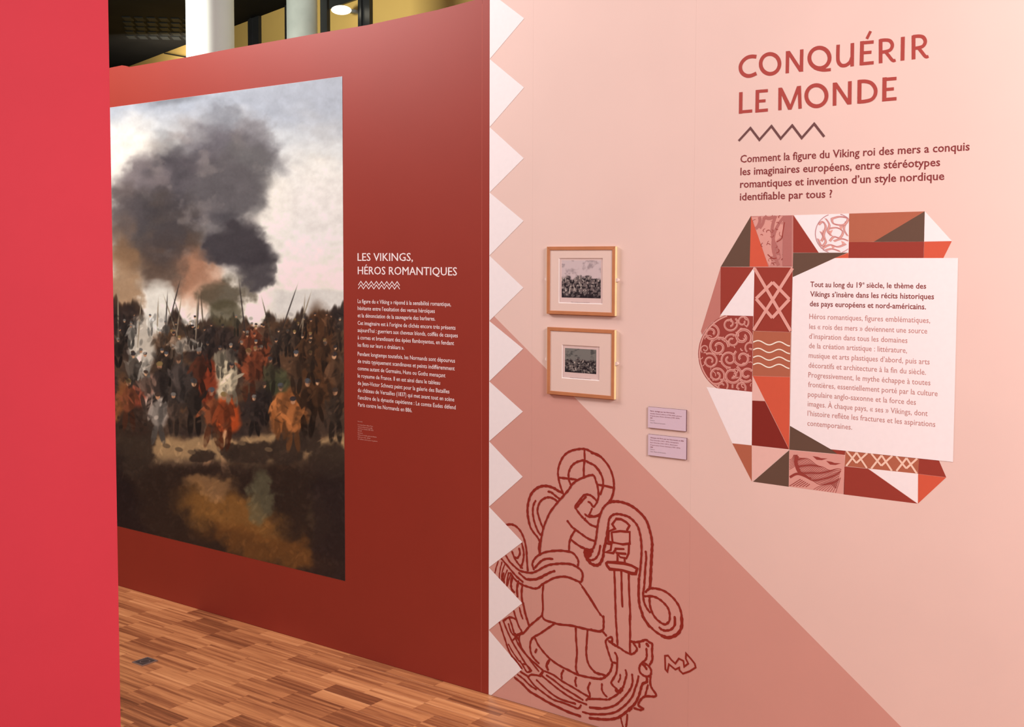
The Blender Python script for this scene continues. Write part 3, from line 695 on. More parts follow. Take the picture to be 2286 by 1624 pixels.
# carved medallion: round disc cut by its neighbours, covered in leafy scrolls
cxm, cym, rm = 336, 824, 205
disc = [(cxm + rm * math.cos(math.radians(a)), cym + rm * math.sin(math.radians(a))) for a in range(0, 360, 5)]
def clip_half(P, a, b, sgn):
    out = []; n = len(P); g = lambda p: sgn * ((b[0] - a[0]) * (p[1] - a[1]) - (b[1] - a[1]) * (p[0] - a[0]))
    for i in range(n):
        p, r = P[i], P[(i + 1) % n]; gp, gr_ = g(p), g(r)
        if gp >= 0: out.append(p)
        if gp * gr_ < 0: t = gp / (gp - gr_); out.append((p[0] + (r[0] - p[0]) * t, p[1] + (r[1] - p[1]) * t))
    return out
md = clip_half(disc, (240, 632), (404, 636.5), 1); md = clip_half(md, (172, 989), (398, 1013), -1); md = clip_half(md, (403, 630), (398, 1020), 1)
poly_film('medallion', [E6(p) for p in md], M['carving_dark'], 1.2, em)
mv = [(241, 398), (240.5, 632), (236, 645), (200, 668), (168, 702), (150, 730), (144, 712)]
tile(mv, 'tile_mauve', .9)
s = Strokes(-TH * 1.8); s2 = Strokes(-TH * 2.4); rr = random.Random(5)
def inset(p, k=.965): return inside((cxm + (p[0] - cxm) / k, cym + (p[1] - cym) / k), md)
def scroll(cx, cy, r, turns, a0, sg, wd):
    P = []
    for i in range(int(turns * 26)):
        t = i / 26.; a = a0 + sg * t * 2 * math.pi; q = r * (1 - .78 * t / turns)
        P.append((cx + q * math.cos(a), cy + q * math.sin(a)))
    clipped(P, md, s, wd); clipped([(x + 1.5, y + 1.5) for x, y in P], md, s2, wd * .14)
for cx, cy, r, t, a0, sg, wd in ((196, 720, 46, 1.6, 3.6, 1, 12), (230, 790, 52, 1.5, 0, -1, 13), (190, 860, 40, 1.5, 4.2, 1, 10), (222, 930, 46, 1.6, 2, -1, 11), (288, 676, 40, 1.4, 5.5, 1, 10),
                                  (352, 664, 32, 1.3, 1, -1, 9), (300, 760, 38, 1.4, 3, 1, 10), (352, 740, 46, 1.3, .6, -1, 14), (285, 850, 44, 1.5, 1.4, 1, 11), (350, 845, 46, 1.3, 4, -1, 12),
                                  (300, 930, 48, 1.5, 5.2, 1, 12), (372, 925, 42, 1.4, 2.6, -1, 12), (250, 985, 34, 1.3, 4.4, 1, 9), (340, 990, 40, 1.3, 3.5, -1, 10), (165, 800, 22, 1.2, 2.2, 1, 7), (392, 790, 30, 1.1, 2.2, 1, 9)):
    scroll(cx, cy, r, t, a0, sg, wd)
for _ in range(46):                        # leaves between the scrolls
    x = rr.uniform(150, 395); y = rr.uniform(645, 1000); a = rr.uniform(0, 6.28); L_ = rr.uniform(14, 30)
    P = [(x + L_ * t * math.cos(a + 1.3 * t), y + L_ * t * math.sin(a + 1.3 * t)) for t in [i / 8 for i in range(9)]]
    clipped(P, md, s, rr.uniform(3, 6))
rim = [(cxm + (rm - 7) * math.cos(math.radians(a)), cym + (rm - 7) * math.sin(math.radians(a))) for a in range(120, 262, 3)]
clipped(rim, md, s, 8)
s.build('carved_scroll', M['carving_light'], em); s2.build('scroll_groove', M['tile_red'], em)
# two engraved picture tiles
def print_tile(P, base, name, draw):
    poly_film(name, [E6(p) for p in P], M[base], 1, em)
P = [(393, 140), (603, 135), (600, 391), (480, 391)]
print_tile(P, 'engraving_base', 'photo_tile', None)
s = Strokes(-TH * 1.6); s2 = Strokes(-TH * 2.)
s4 = Strokes(-TH * 1.4)
for pi, pv in enumerate((((395, 145), (470, 140), (560, 140), (556, 230), (520, 260), (505, 330), (486, 388), (470, 360)), ((430, 160), (520, 170), (540, 240), (470, 260), (440, 220)))): s4.polygon([E6(p) for p in pv], pi * .00005)
s4.build('carved_ground', M['carving_light'], em)
clipped(dense([(574, 138), (572, 388)]), P, s, 44)
for wv in ([(556, 145), (530, 180), (508, 230), (502, 290), (512, 340), (530, 385)], [(458, 145), (452, 175), (436, 200)]): clipped([tuple(p) for p in catmull(wv)], P, s, 15)
for wv in ([(560, 170), (552, 215), (545, 250), (520, 268)], [(476, 330), (500, 350), (520, 348)]): clipped([tuple(p) for p in catmull(wv)], P, s2, 5)

for wv in ([(520, 130), (506, 165), (498, 210), (505, 260), (520, 300), (530, 330)], [(430, 130), (438, 160), (428, 190), (412, 205)], [(455, 130), (470, 148), (490, 150), (505, 140)]): clipped([tuple(p) for p in catmull(wv)], P, s, 16)
for _ in range(34):
    x = rr.uniform(405, 560); y = rr.uniform(145, 385); a = rr.uniform(0, 6.28); L_ = rr.uniform(8, 24)
    clipped([(x + L_ * t * math.cos(a + 1.8 * t), y + L_ * t * math.sin(a + 1.8 * t)) for t in [i / 8 for i in range(9)]], P, s2, rr.uniform(1.6, 3.6))
clipped(ell(522, 340, 17, 17), P, s, 5)
s.build('carved_shape', M['engraving_shadow'], em); s2.build('engraved_line', M['carving_dark'], em)['kind'] = 'stuff'
P = [(583, 1302), (858, 1327), (855, 1521), (580, 1483)]
print_tile(P, 'carving_light', 'photo_tile', None)
s = Strokes(-TH * 1.6)
for i in range(16):                        # streaming waves
    t = i / 15.; a = catmull([(620 + 10 * t, 1335 + 80 * t), (680, 1350 + 92 * t), (740 - 20 * t, 1385 + 82 * t), (790, 1400 + 74 * t), (842 - 26 * t, 1395 + 95 * t)], step=10)
    clipped([(p[0], p[1] + 3.2 * math.sin(k_ * .5 + i)) for k_, p in enumerate(a)], P, s, 3.1)
for i in range(7): clipped([tuple(p) for p in catmull([(584, 1350 + i * 8), (596 + i * 3, 1345 + i * 5), (606 + i * 3, 1325)])], P, s, 2.2)
clipped([tuple(p) for p in catmull([(586, 1437), (620, 1420), (655, 1428), (690, 1446)])], P, s, 12)
clipped([tuple(p) for p in catmull([(622, 1330), (616, 1360), (625, 1395), (640, 1420)])], P, s, 18)
for i in range(6): clipped(dense([(585 + i * 16, 1480 + i), (640 + i * 9, 1446 + i * 5)]), P, s, 3.4)
for bx, by in ((733, 1338), (800, 1362)): sb = Strokes(-TH * 1.7); sb.polygon([E6(p) for p in ((bx - 34, by - 6), (bx - 8, by - 2), (bx + 8, by + 4), (bx + 40, by + 6), (bx + 12, by + 14), (bx - 14, by + 12))]); sb.build('bird', M['carving_dark'], em)
for i in range(9): clipped([tuple(p) for p in catmull([(700 + i * 14, 1500 + i * 2), (740 + i * 10, 1478 + i * 2), (790 + i * 6, 1470 - i * 4)])], P, s, 2.0)
s.build('engraved_line', M['carving_dark'], em)['kind'] = 'stuff'
# animal roundel: pale interlaced line drawing cut at the tile edge
P = [(606, 137), (880, 129), (877, 320), (729, 320)]
cr = [(812 + 99 * math.cos(math.radians(a)), 226 + 99 * math.sin(math.radians(a))) for a in range(0, 361, 5)]
PP = clip_half(clip_half(clip_half(cr[:-1], (880, 120), (877, 330), 1), (606, 135), (880, 127), 1), (729, 320), (877, 320), -1)
s = Strokes(-TH * 1.9); s3 = Strokes(-TH * 1.5)
clipped(cr, P, s, 3)
for wv, wd in (([(725, 180), (745, 165), (760, 190), (750, 230), (760, 265), (740, 285), (722, 250)], 2.4), ([(790, 150), (830, 140), (870, 150), (850, 180), (800, 175), (790, 150)], 2.4), ([(775, 200), (815, 195), (845, 215), (830, 245), (800, 240), (780, 262)], 2.4),
               ([(740, 300), (780, 280), (820, 290), (860, 275)], 2.4), ([(800, 262), (840, 250), (875, 262)], 2.4), ([(862, 165), (850, 200), (868, 235)], 2.4), ([(760, 150), (778, 180), (770, 215), (790, 235)], 2.4), ([(750, 310), (790, 300), (830, 312)], 2.4),
               ([(735, 215), (748, 240), (738, 262)], 3)):
    cc = [tuple(p) for p in catmull(wv)]; clipped(cc, P, s, wd); clipped([(x + 9, y + 5) for x, y in cc], P, s, wd * .7); clipped([(x + 4.5, y + 2.5) for x, y in cc], PP, s3, 7)
for tri in (((775, 215), (800, 208), (785, 240)), ((830, 190), (850, 188), (842, 212)), ((790, 285), (812, 292), (798, 302)), ((840, 262), (860, 270), (846, 280)), ((748, 205), (756, 222), (746, 236))): s3.polygon([E6(p) for p in tri])
s.build('roundel_line', M['engraving_mauve'], em); s3.build('roundel_shade', M['lattice_pink'], em)

# ------------------------------------------------------------------ white text panel
tp = thing('text_panel', 'white cut-corner text panel standing out from the tile emblem', 'text panel', (*E6((790, 1298))[:1], 0, E6((790, 1298))[1]))
poly_film('panel_sheet', [E6(p) for p in ((600, 443), (812, 348), (1421, 348), (1396, 1361), (790, 1298), (586, 1181))], M['panel_white'], 4, tp)
for i, (body, lx, ly, rx) in enumerate((
    ("Tout au long du 19", 688, 491, 944), ("Vikings s’insère dans les récits historiques", 687, 539, 1302), ("des pays européens et nord-américains.", 685, 587, 1262),
    ("Héros romantiques, figures emblématiques,", 683, 650, 1283), ("les « rois des mers » deviennent une source", 683, 700, 1268), ("d’inspiration dans tous les domaines", 682, 748, 1170),
    ("de la création artistique : littérature,", 681, 795, 1168), ("musique et arts plastiques d’abord, puis arts", 680, 843, 1280), ("décoratifs et architecture à la fin du siècle.", 679, 892, 1262),
    ("Progressivement, le mythe échappe à toutes", 678, 940, 1284), ("frontières, essentiellement porté par la culture", 677, 988, 1320), ("populaire anglo-saxonne et la force des", 676, 1036, 1212),
    ("images. À chaque pays, « ses » Vikings, dont", 675, 1084, 1270), ("l’histoire reflète les fractures et les aspirations", 674, 1131, 1308), ("contemporaines.", 673, 1180, 895))):
    text_line(body, 1500 + lx / 2.2243, 420 + ly / 2.2243, 1500 + rx / 2.2243, 11.6, M['body_bold' if i < 3 else 'body_light'], tp, 4.6, .016 if i < 3 else .003)

text_line('e', 1500 + 947 / 2.2243, 420 + 479 / 2.2243, 1500 + 957 / 2.2243, 6.6, M['body_bold'], tp, 4.6, .01)
text_line('siècle, le thème des', 1500 + 967 / 2.2243, 420 + 495 / 2.2243, 1500 + 1263 / 2.2243, 11.6, M['body_bold'], tp, 4.6, .016)

# ------------------------------------------------------------------ line-drawn figure on the rose corner
fg = thing('line_drawing', 'dark red line drawing of a haloed hooded figure with sword seated in a dragon-headed boat', 'wall drawing', (*W(1380, 1600)[:1], 0, .0))
TA = crop(1100, 980, 5.075); TB = crop(1300, 1080, 5.077); TC = crop(1100, 1280, 5.075); TD = crop(1320, 1380, 6.654); TE = crop(1060, 940, 2.374)
SCALE = {id(TA): 5.075, id(TB): 5.077, id(TC): 5.075, id(TD): 6.654, id(TE): 2.374}
rl = random.Random(11)
teeth = [[(XB - .3, W(1093, vals[i])[1]), (XB, W(1093, vals[i])[1]), (xt, W(1168, tips[i])[1]), (XB, W(1093, vals[i + 1])[1]), (XB - .3, W(1093, vals[i + 1])[1])] for i in range(len(tips))]
def draw(name, tr, lines, wd=4.6, smooth_=True):
    s = Strokes(-TH * 1.5)
    for L_ in lines:
        wq = wd
        if isinstance(L_, tuple) and isinstance(L_[0], (int, float)): wq, L_ = L_[0], L_[1]
        pts = [np.array(tr(p)) for p in L_]
        Pm = catmull(pts, step=7) if smooth_ and len(pts) > 2 else [np.array(p) for p in dense([tuple(p) for p in pts], .012)]
        m_ = mpp(1300); ph = rl.random() * 9
        Wd = [wq * 1.12 * m_ * (1 + .13 * math.sin(i * 1.1 + ph) + rl.uniform(-.09, .09)) for i in range(len(Pm))]
        run, rw = [], []
        for p, q_ in zip(Pm, Wd):
            ok = p[1] > .003 and not (p[0] < XB + .002)
            if ok: run.append(p + np.array([rl.uniform(-.2, .2) * m_, rl.uniform(-.2, .2) * m_])); rw.append(q_)
            else:
                if len(run) > 1: s.ribbon(run, rw)
                run, rw = [], []
        if len(run) > 1: s.ribbon(run, rw)
    return s.build(name, M['line_red'], fg)
draw('halo', TA, [[(800, 625), (775, 560), (752, 480), (740, 400), (748, 320), (775, 245), (815, 185), (870, 145), (930, 125), (1000, 115), (1060, 120), (1120, 150), (1185, 185), (1230, 205)],
                  [(885, 520), (865, 470), (860, 400), (877, 340), (912, 292), (960, 262), (1035, 245), (1090, 270), (1150, 300), (1195, 345), (1225, 395)],
                  [(1040, 140), (1042, 240), (1032, 330), (1034, 425)], [(755, 440), (860, 452), (945, 463)]])
draw('halo', TE, [[(618, 170), (650, 178), (685, 208), (715, 250), (733, 300), (738, 350), (731, 395), (712, 430)], [(634, 236), (655, 262), (676, 300), (680, 345), (666, 388)], [(650, 338), (690, 345), (735, 355)]])
draw('hood', TA, [[(1190, 700), (1200, 640), (1188, 540), (1170, 480), (1145, 418), (1100, 415), (1040, 435), (960, 470), (900, 520), (860, 580), (800, 650), (720, 740), (650, 835), (610, 920), (580, 1000), (560, 1080), (545, 1170), (538, 1240), (535, 1310)],
                  [(1180, 705), (1130, 655), (1090, 635), (1040, 637), (1000, 680), (937, 765), (950, 800), (1000, 870), (1060, 930), (1115, 977), (1182, 1000)], [(1055, 660), (1000, 720), (955, 775)]])
draw('face', TA, [[(1085, 715), (1112, 732), (1142, 772), (1185, 715)], (3.6, [(1125, 790), (1105, 840), (1088, 875)]), [(1045, 855), (1085, 882), (1150, 882), (1222, 850)], (3.2, [(1050, 900), (1042, 922)])], 4.2)
draw('wing_loop', TA, [(5.6, [(790, 610), (745, 592), (700, 563), (640, 540), (580, 535), (520, 550), (470, 585), (430, 640), (405, 720), (395, 800), (400, 880), (415, 960)]), [(415, 960), (432, 1012), (470, 1070), (510, 1120), (532, 1170), (522, 1230), (533, 1300)],
                       [(630, 600), (662, 606), (710, 645), (762, 685)], [(735, 715), (700, 685), (650, 665), (600, 670), (552, 700), (520, 752), (508, 820), (525, 890), (550, 965), (572, 1010)], [(485, 705), (460, 760), (455, 840), (467, 920), (492, 1000), (520, 1060), (546, 1090)]])
draw('wing_loop', TA, [(4.8, [(155, 975), (210, 970), (260, 990), (310, 1040), (347, 1110), (370, 1190), (383, 1270), (388, 1370), (398, 1490)]), [(325, 1170), (350, 1270), (350, 1350), (335, 1420), (318, 1460)], [(300, 1245), (308, 1300), (282, 1350), (255, 1345)],
                       [(222, 1285), (250, 1355), (285, 1410), (335, 1465)], [(155, 1330), (190, 1390), (240, 1440), (300, 1490), (370, 1512), (440, 1520), (500, 1500), (570, 1460), (640, 1430), (720, 1418), (800, 1415), (890, 1422), (950, 1450), (1000, 1490), (1020, 1540), (1012, 1600)],
                       [(465, 1480), (450, 1420), (470, 1370), (520, 1320), (600, 1285), (700, 1270), (800, 1270), (900, 1290), (950, 1340), (972, 1390), (965, 1440)], [(480, 1460), (540, 1395), (600, 1362), (680, 1362)],
                       [(100, 1360), (200, 1480), (270, 1560), (340, 1620)], [(400, 1590), (480, 1592), (560, 1560), (640, 1520), (700, 1500)]])
draw('arm', TA, [[(850, 935), (900, 1000), (940, 1030), (1000, 1075), (1080, 1130), (1160, 1160)], [(940, 1030), (890, 1110), (870, 1180), (865, 1262)], [(890, 1145), (960, 1200), (1040, 1245), (1130, 1262)]])
draw('serpent_neck', TB, [(5.4, [(305, 215), (350, 205), (410, 205), (480, 220), (550, 250), (610, 290), (670, 345), (715, 400), (745, 460), (765, 530), (785, 610), (793, 690)]), (6.2, [(793, 690), (790, 760), (785, 850), (780, 950), (775, 1060), (768, 1180)]),
                          [(360, 0), (354, 80), (330, 180), (300, 215), (260, 250), (230, 290), (206, 350), (188, 410), (175, 480), (165, 560), (155, 640), (138, 705), (112, 745), (60, 748), (0, 722)],
                          (6, [(30, 765), (30, 800), (50, 850), (90, 900), (140, 925), (185, 920), (215, 885), (238, 820), (245, 750), (262, 680), (280, 590), (293, 500)]), [(293, 500), (300, 430), (312, 390), (350, 355), (400, 345), (460, 355), (520, 375), (570, 410), (620, 470), (645, 530), (663, 610), (672, 700), (672, 800), (665, 900), (655, 1000), (643, 1080)],
                          (5.6, [(643, 1080), (640, 1180), (640, 1280), (650, 1380), (672, 1450), (702, 1530), (760, 1620)]), (8, [(40, 775), (70, 785), (110, 765)]), (6, [(45, 800), (70, 830), (100, 800)]), [(60, 855), (100, 870), (150, 850), (185, 795), (205, 707)],
                          [(205, 350), (165, 370), (120, 372), (78, 355)]])
draw('sword', TB, [(5.4, [(385, 402), (440, 405), (500, 440), (535, 478), (508, 525)]), [(385, 402), (340, 462), (372, 512), (305, 540)], [(340, 552), (430, 540), (538, 550), (538, 680), (460, 690), (345, 668), (332, 560)], [(300, 540), (297, 655), (345, 672)],
                   [(260, 672), (330, 690), (322, 755), (262, 780), (350, 790), (375, 755)], [(375, 740), (470, 742)], [(385, 788), (490, 797)], [(530, 690), (525, 790), (500, 850), (430, 835), (398, 790), (400, 880)], [(480, 845), (482, 900)]], 4.4, False)
draw('sword', TB, [(5.8, [(272, 905), (290, 892), (380, 897), (470, 905), (560, 930), (622, 965), (606, 1022), (560, 1020), (460, 985), (370, 975), (310, 970), (280, 930), (272, 905)])], 5, False)
draw('blade', TB, [[(362, 985), (370, 1150), (375, 1350), (382, 1540)], [(443, 995), (447, 1200), (455, 1395)], [(527, 1020), (530, 1200), (540, 1400), (545, 1540)]])
draw('blade', TD, [[(362, -30), (375, 150), (385, 300), (390, 400)], [(572, -30), (578, 200), (575, 400), (578, 520)]])
draw('tail_loop', TB, [[(720, 775), (725, 850), (715, 950), (708, 1080), (700, 1180), (690, 1250), (700, 1340), (730, 1410), (765, 1458)], [(720, 1228), (760, 1195), (830, 1190), (920, 1215), (990, 1260), (1050, 1320), (1100, 1400), (1125, 1490), (1128, 1600)],
                       [(712, 1278), (800, 1280), (870, 1310), (930, 1360), (975, 1420), (992, 1490), (985, 1560), (940, 1597), (880, 1570), (820, 1510), (780, 1430), (765, 1360), (763, 1290)], [(1050, 1525), (1050, 1600)]])
draw('tail_loop', TD, [(6.4, [(1342, -10), (1345, 120), (1300, 220), (1220, 275), (1130, 293), (1050, 265)]), [(1050, 265), (950, 200), (860, 110), (775, 0), (760, -30)], [(1240, -10), (1240, 100), (1190, 170), (1110, 190), (1050, 175), (1015, 145)]])
draw('robe', TC, [[(200, 0), (260, 80), (330, 130), (400, 155), (470, 175), (520, 165), (560, 130), (620, 95), (700, 55), (800, 40), (880, 55), (950, 85), (1000, 100), (1020, 50), (1018, 0)], [(300, 0), (380, 68), (450, 75), (530, 60), (600, 22), (650, -5)],
                  [(575, 130), (565, 250), (570, 400), (562, 480), (592, 530), (680, 560), (750, 580), (900, 597), (1050, 632), (1225, 665)], (3.4, [(980, 105), (1060, 210), (1150, 350), (1218, 475)])], 4.6)
draw('robe', TB, [(3.6, [(0, 1175), (60, 1265), (110, 1345), (180, 1450), (235, 1520), (242, 1570), (238, 1620)])])
draw('robe', TD, [[(183, -20), (185, 80), (180, 165), (140, 200), (60, 192), (0, 175)], [(150, 190), (190, 225), (222, 262)]])
draw('seat', TC, [[(560, 480), (500, 530), (420, 600), (360, 670), (305, 700)], [(305, 700), (300, 760), (330, 850), (400, 950), (500, 1040), (575, 1110)], [(690, 580), (620, 630), (530, 690), (460, 730), (430, 780), (425, 850), (440, 920), (480, 980), (520, 1020)],
                  [(480, 740), (520, 820), (590, 910), (660, 980), (760, 1050), (860, 1100), (960, 1150), (1080, 1180), (1225, 1203)], [(942, 620), (945, 750), (955, 900), (945, 1030), (947, 1100), (975, 1155)], [(1075, 650), (1065, 800), (1060, 900), (1075, 1000), (1110, 1070), (1170, 1130), (1222, 1148)],
                  (6, [(640, 990), (612, 1045), (625, 1092)]), [(800, 1105), (780, 1150), (785, 1200)], [(945, 1185), (935, 1230), (947, 1280)], [(1102, 1245), (1080, 1310), (1100, 1370), (1095, 1410), (1060, 1440)], (6, [(497, 866), (484, 896)])])
draw('boat_hull', TC, [(6, [(572, 1110), (540, 1162)]), [(560, 1165), (650, 1240), (750, 1320), (850, 1390), (940, 1440), (1062, 1488)], [(590, 1112), (680, 1150), (780, 1220), (900, 1290), (1000, 1350), (1090, 1402)], [(612, 1160), (700, 1220), (800, 1300), (900, 1360), (1020, 1437)],
                       [(500, 1215), (600, 1310), (700, 1390), (800, 1440), (935, 1480)], [(400, 1180), (440, 1152), (540, 1165)], [(400, 1180), (470, 1270), (530, 1322), (620, 1390), (700, 1440), (800, 1470), (900, 1510), (970, 1535), (1000, 1500)],
                       (5.4, [(250, 1185), (330, 1250), (420, 1340), (520, 1400), (620, 1460), (740, 1520), (860, 1575), (990, 1620)]), [(320, 1120), (400, 1172)], [(285, 1152), (350, 1200), (420, 1270), (490, 1315)],
                       [(78, 560), (110, 660), (150, 780), (172, 850), (210, 930), (262, 990), (330, 1080)], [(120, 540), (150, 620), (190, 710), (240, 810), (290, 890), (350, 990), (432, 1110)], [(190, 510), (220, 600), (242, 680), (282, 790), (340, 880), (400, 950), (450, 1020), (520, 1110)],
                       [(240, 430), (270, 530), (300, 610), (330, 665), (300, 692)], [(305, 395), (320, 460), (340, 515)], (5.2, [(345, 340), (370, 460), (395, 540), (415, 605)]), [(120, 545), (190, 500), (262, 522)], (3.8, [(180, 580), (210, 670), (250, 705), (290, 690)]),
                       (3.6, [(180, 810), (230, 900), (300, 1000)]), (4, [(310, 1000), (350, 1060), (390, 1122), (442, 1105)]), (3.6, [(330, 1030), (380, 1040), (442, 1105)]), (3.6, [(230, 760), (290, 700)]), (4.6, [(255, 690), (300, 770)]),
                       [(1090, 1428), (1225, 1425)], [(1100, 1525), (1225, 1530)], [(1020, 1575), (1100, 1595), (1225, 1602)]], 4.2)
draw('boat_hull', TA, [[(62, 1390), (40, 1460), (25, 1520)], [(105, 1400), (85, 1480), (75, 1560), (80, 1600)], [(135, 1430), (110, 1500), (100, 1590), (118, 1640)], [(165, 1490), (135, 1570), (128, 1650)], [(205, 1530), (182, 1610), (165, 1670)], [(232, 1570), (212, 1640)]], 3.0)
draw('boat_hull', TC, [[(125, 0), (115, 60), (130, 100)], [(180, 0), (165, 80), (160, 140)], (5.4, [(220, 30), (208, 120), (215, 180), (242, 215)]), (5.4, [(292, 95), (275, 180), (282, 265)]), (5.2, [(337, 130), (327, 230), (337, 340)])], 4.2)
draw('dragon_head', TD, [(4.8, [(600, 352), (650, 362), (730, 352), (810, 328), (860, 360), (905, 392), (903, 500), (908, 620), (872, 692)]), [(820, 460), (825, 560), (808, 622), (742, 682), (715, 742), (727, 810), (780, 858), (832, 872), (882, 848), (890, 780), (858, 720), (795, 675)], (5, [(765, 692), (800, 725), (820, 760)]),
                         [(630, 385), (665, 430), (680, 472), (642, 520), (590, 538), (500, 500), (430, 450), (360, 415), (320, 390), (262, 345)], [(714, 385), (716, 430)], (6, [(828, 392), (842, 415)]), [(300, 345), (320, 380), (372, 415)],
                         [(215, 345), (250, 305), (305, 288), (315, 352)], [(212, 345), (225, 410), (262, 530), (300, 640), (322, 662), (370, 672)], [(355, 522), (385, 590), (382, 760), (360, 850), (302, 950), (310, 990), (380, 1060)], (8, [(375, 1080), (420, 1095), (455, 1060)]),
                         [(455, 1055), (478, 1020), (500, 940), (525, 850), (512, 780)], (3.6, [(430, 840), (430, 900), (405, 950)]), (4.8, [(0, 890), (100, 905), (170, 900), (240, 850), (290, 780), (312, 690)]), [(0, 750), (60, 812), (130, 830), (222, 862)]], 4.4)
draw('boat_bow', TD, [(4.4, [(608, 845), (615, 950), (590, 1040), (530, 1130), (450, 1220), (370, 1290), (270, 1330), (130, 1350), (-20, 1330)]), (4.4, [(702, 870), (682, 970), (652, 1050), (620, 1150), (560, 1240), (480, 1320), (360, 1400), (200, 1432), (-20, 1432)]),
                      (5.4, [(828, 900), (825, 950), (762, 985), (732, 1080), (700, 1180), (650, 1275), (570, 1350), (480, 1432), (380, 1490), (240, 1510), (100, 1502), (-20, 1490)]), (4.6, [(880, 860), (880, 990), (910, 1060), (962, 1135), (940, 1170), (840, 1165), (770, 1182), (722, 1240), (702, 1300), (770, 1348), (730, 1368), (640, 1342)]),
                      [(842, 1000), (820, 1085), (800, 1170)], [(260, 1215), (370, 1150), (410, 1110)], [(0, 1205), (120, 1208), (235, 1215)], [(160, 985), (160, 1070), (190, 1130), (232, 1172)], (3.4, [(440, 1490), (455, 1560), (475, 1630)]), [(535, 1440), (530, 1530), (515, 1630)], (5, [(560, 1380), (600, 1345)])], 4.2)
bg_ = thing('zigzag_drawing', 'small dark red folded ribbon mark right of the dragon head drawing', 'wall drawing', (*W(1500, 1500)[:1], 0, W(1500, 1500)[1]))
s = Strokes(-TH * 1.5)
P = [TD(p) for p in ((1095, 565), (1142, 560), (1190, 625), (1250, 680), (1302, 605), (1370, 640), (1382, 725), (1442, 680), (1405, 605), (1410, 530), (1478, 605), (1538, 680), (1552, 738), (1462, 795), (1362, 830), (1312, 780), (1308, 740), (1250, 768), (1155, 690), (1132, 800), (1102, 765))]
s.ribbon(P, [4.2 * mpp(1500)] * len(P), closed=True); s.build('outline', M['line_red'], bg_)

# ------------------------------------------------------------------ framed engravings
M['glass'] = bpy.data.materials.new('picture_glass'); M['glass'].use_nodes = True
nt = M['glass'].node_tree; nt.nodes.remove(nt.nodes['Principled BSDF']); out = nt.nodes['Material Output']
tr_ = nt.nodes.new('ShaderNodeBsdfTransparent'); gl = nt.nodes.new('ShaderNodeBsdfGlossy'); gl.inputs['Roughness'].default_value = .02
lw = nt.nodes.new('ShaderNodeLayerWeight'); pw = nt.nodes.new('ShaderNodeMath'); pw.operation = 'POWER'; pw.inputs[1].default_value = 4.; ml = nt.nodes.new('ShaderNodeMath'); ml.operation = 'MULTIPLY_ADD'; ml.inputs[1].default_value = .5; ml.inputs[2].default_value = .02
nt.links.new(lw.outputs['Facing'], pw.inputs[0]); nt.links.new(pw.outputs[0], ml.inputs[0])
mxs = nt.nodes.new('ShaderNodeMixShader'); nt.links.new(ml.outputs[0], mxs.inputs[0]); nt.links.new(tr_.outputs[0], mxs.inputs[1]); nt.links.new(gl.outputs[0], mxs.inputs[2]); nt.links.new(mxs.outputs[0], out.inputs['Surface'])
def engraving(seed, light, tone):
    def fn(A, B):
        x = (A - A.min()) / (A.max() - A.min()); z = (B - B.min()) / (B.max() - B.min())
        n = fbm(x * 7, z * 7, seed); n2 = fbm(x * 22, z * 22, seed + 1); n3 = fbm(x * 30, z * 15, seed + 2)
        C = np.zeros(A.shape + (3,)) + np.array(light, float)
        C = mix(C, tone, smooth((n - .5) * 4) * .7 * smooth((z - .35) * 3))
        g = smooth((.60 + (n - .5) * .3 - z) / .12)
        C = mix(C, (96, 80, 76), g * .8); C = mix(C, (30, 22, 26), g * smooth((n2 - .46) * 7) * .85); C = mix(C, (226, 200, 184), g * smooth((n3 - .6) * 9) * .75)
        C = mix(C, (34, 26, 30), smooth((.12 + (n - .5) * .3 - z) / .1) * .8)
        return np.clip(C, 8, 250)
    return fn
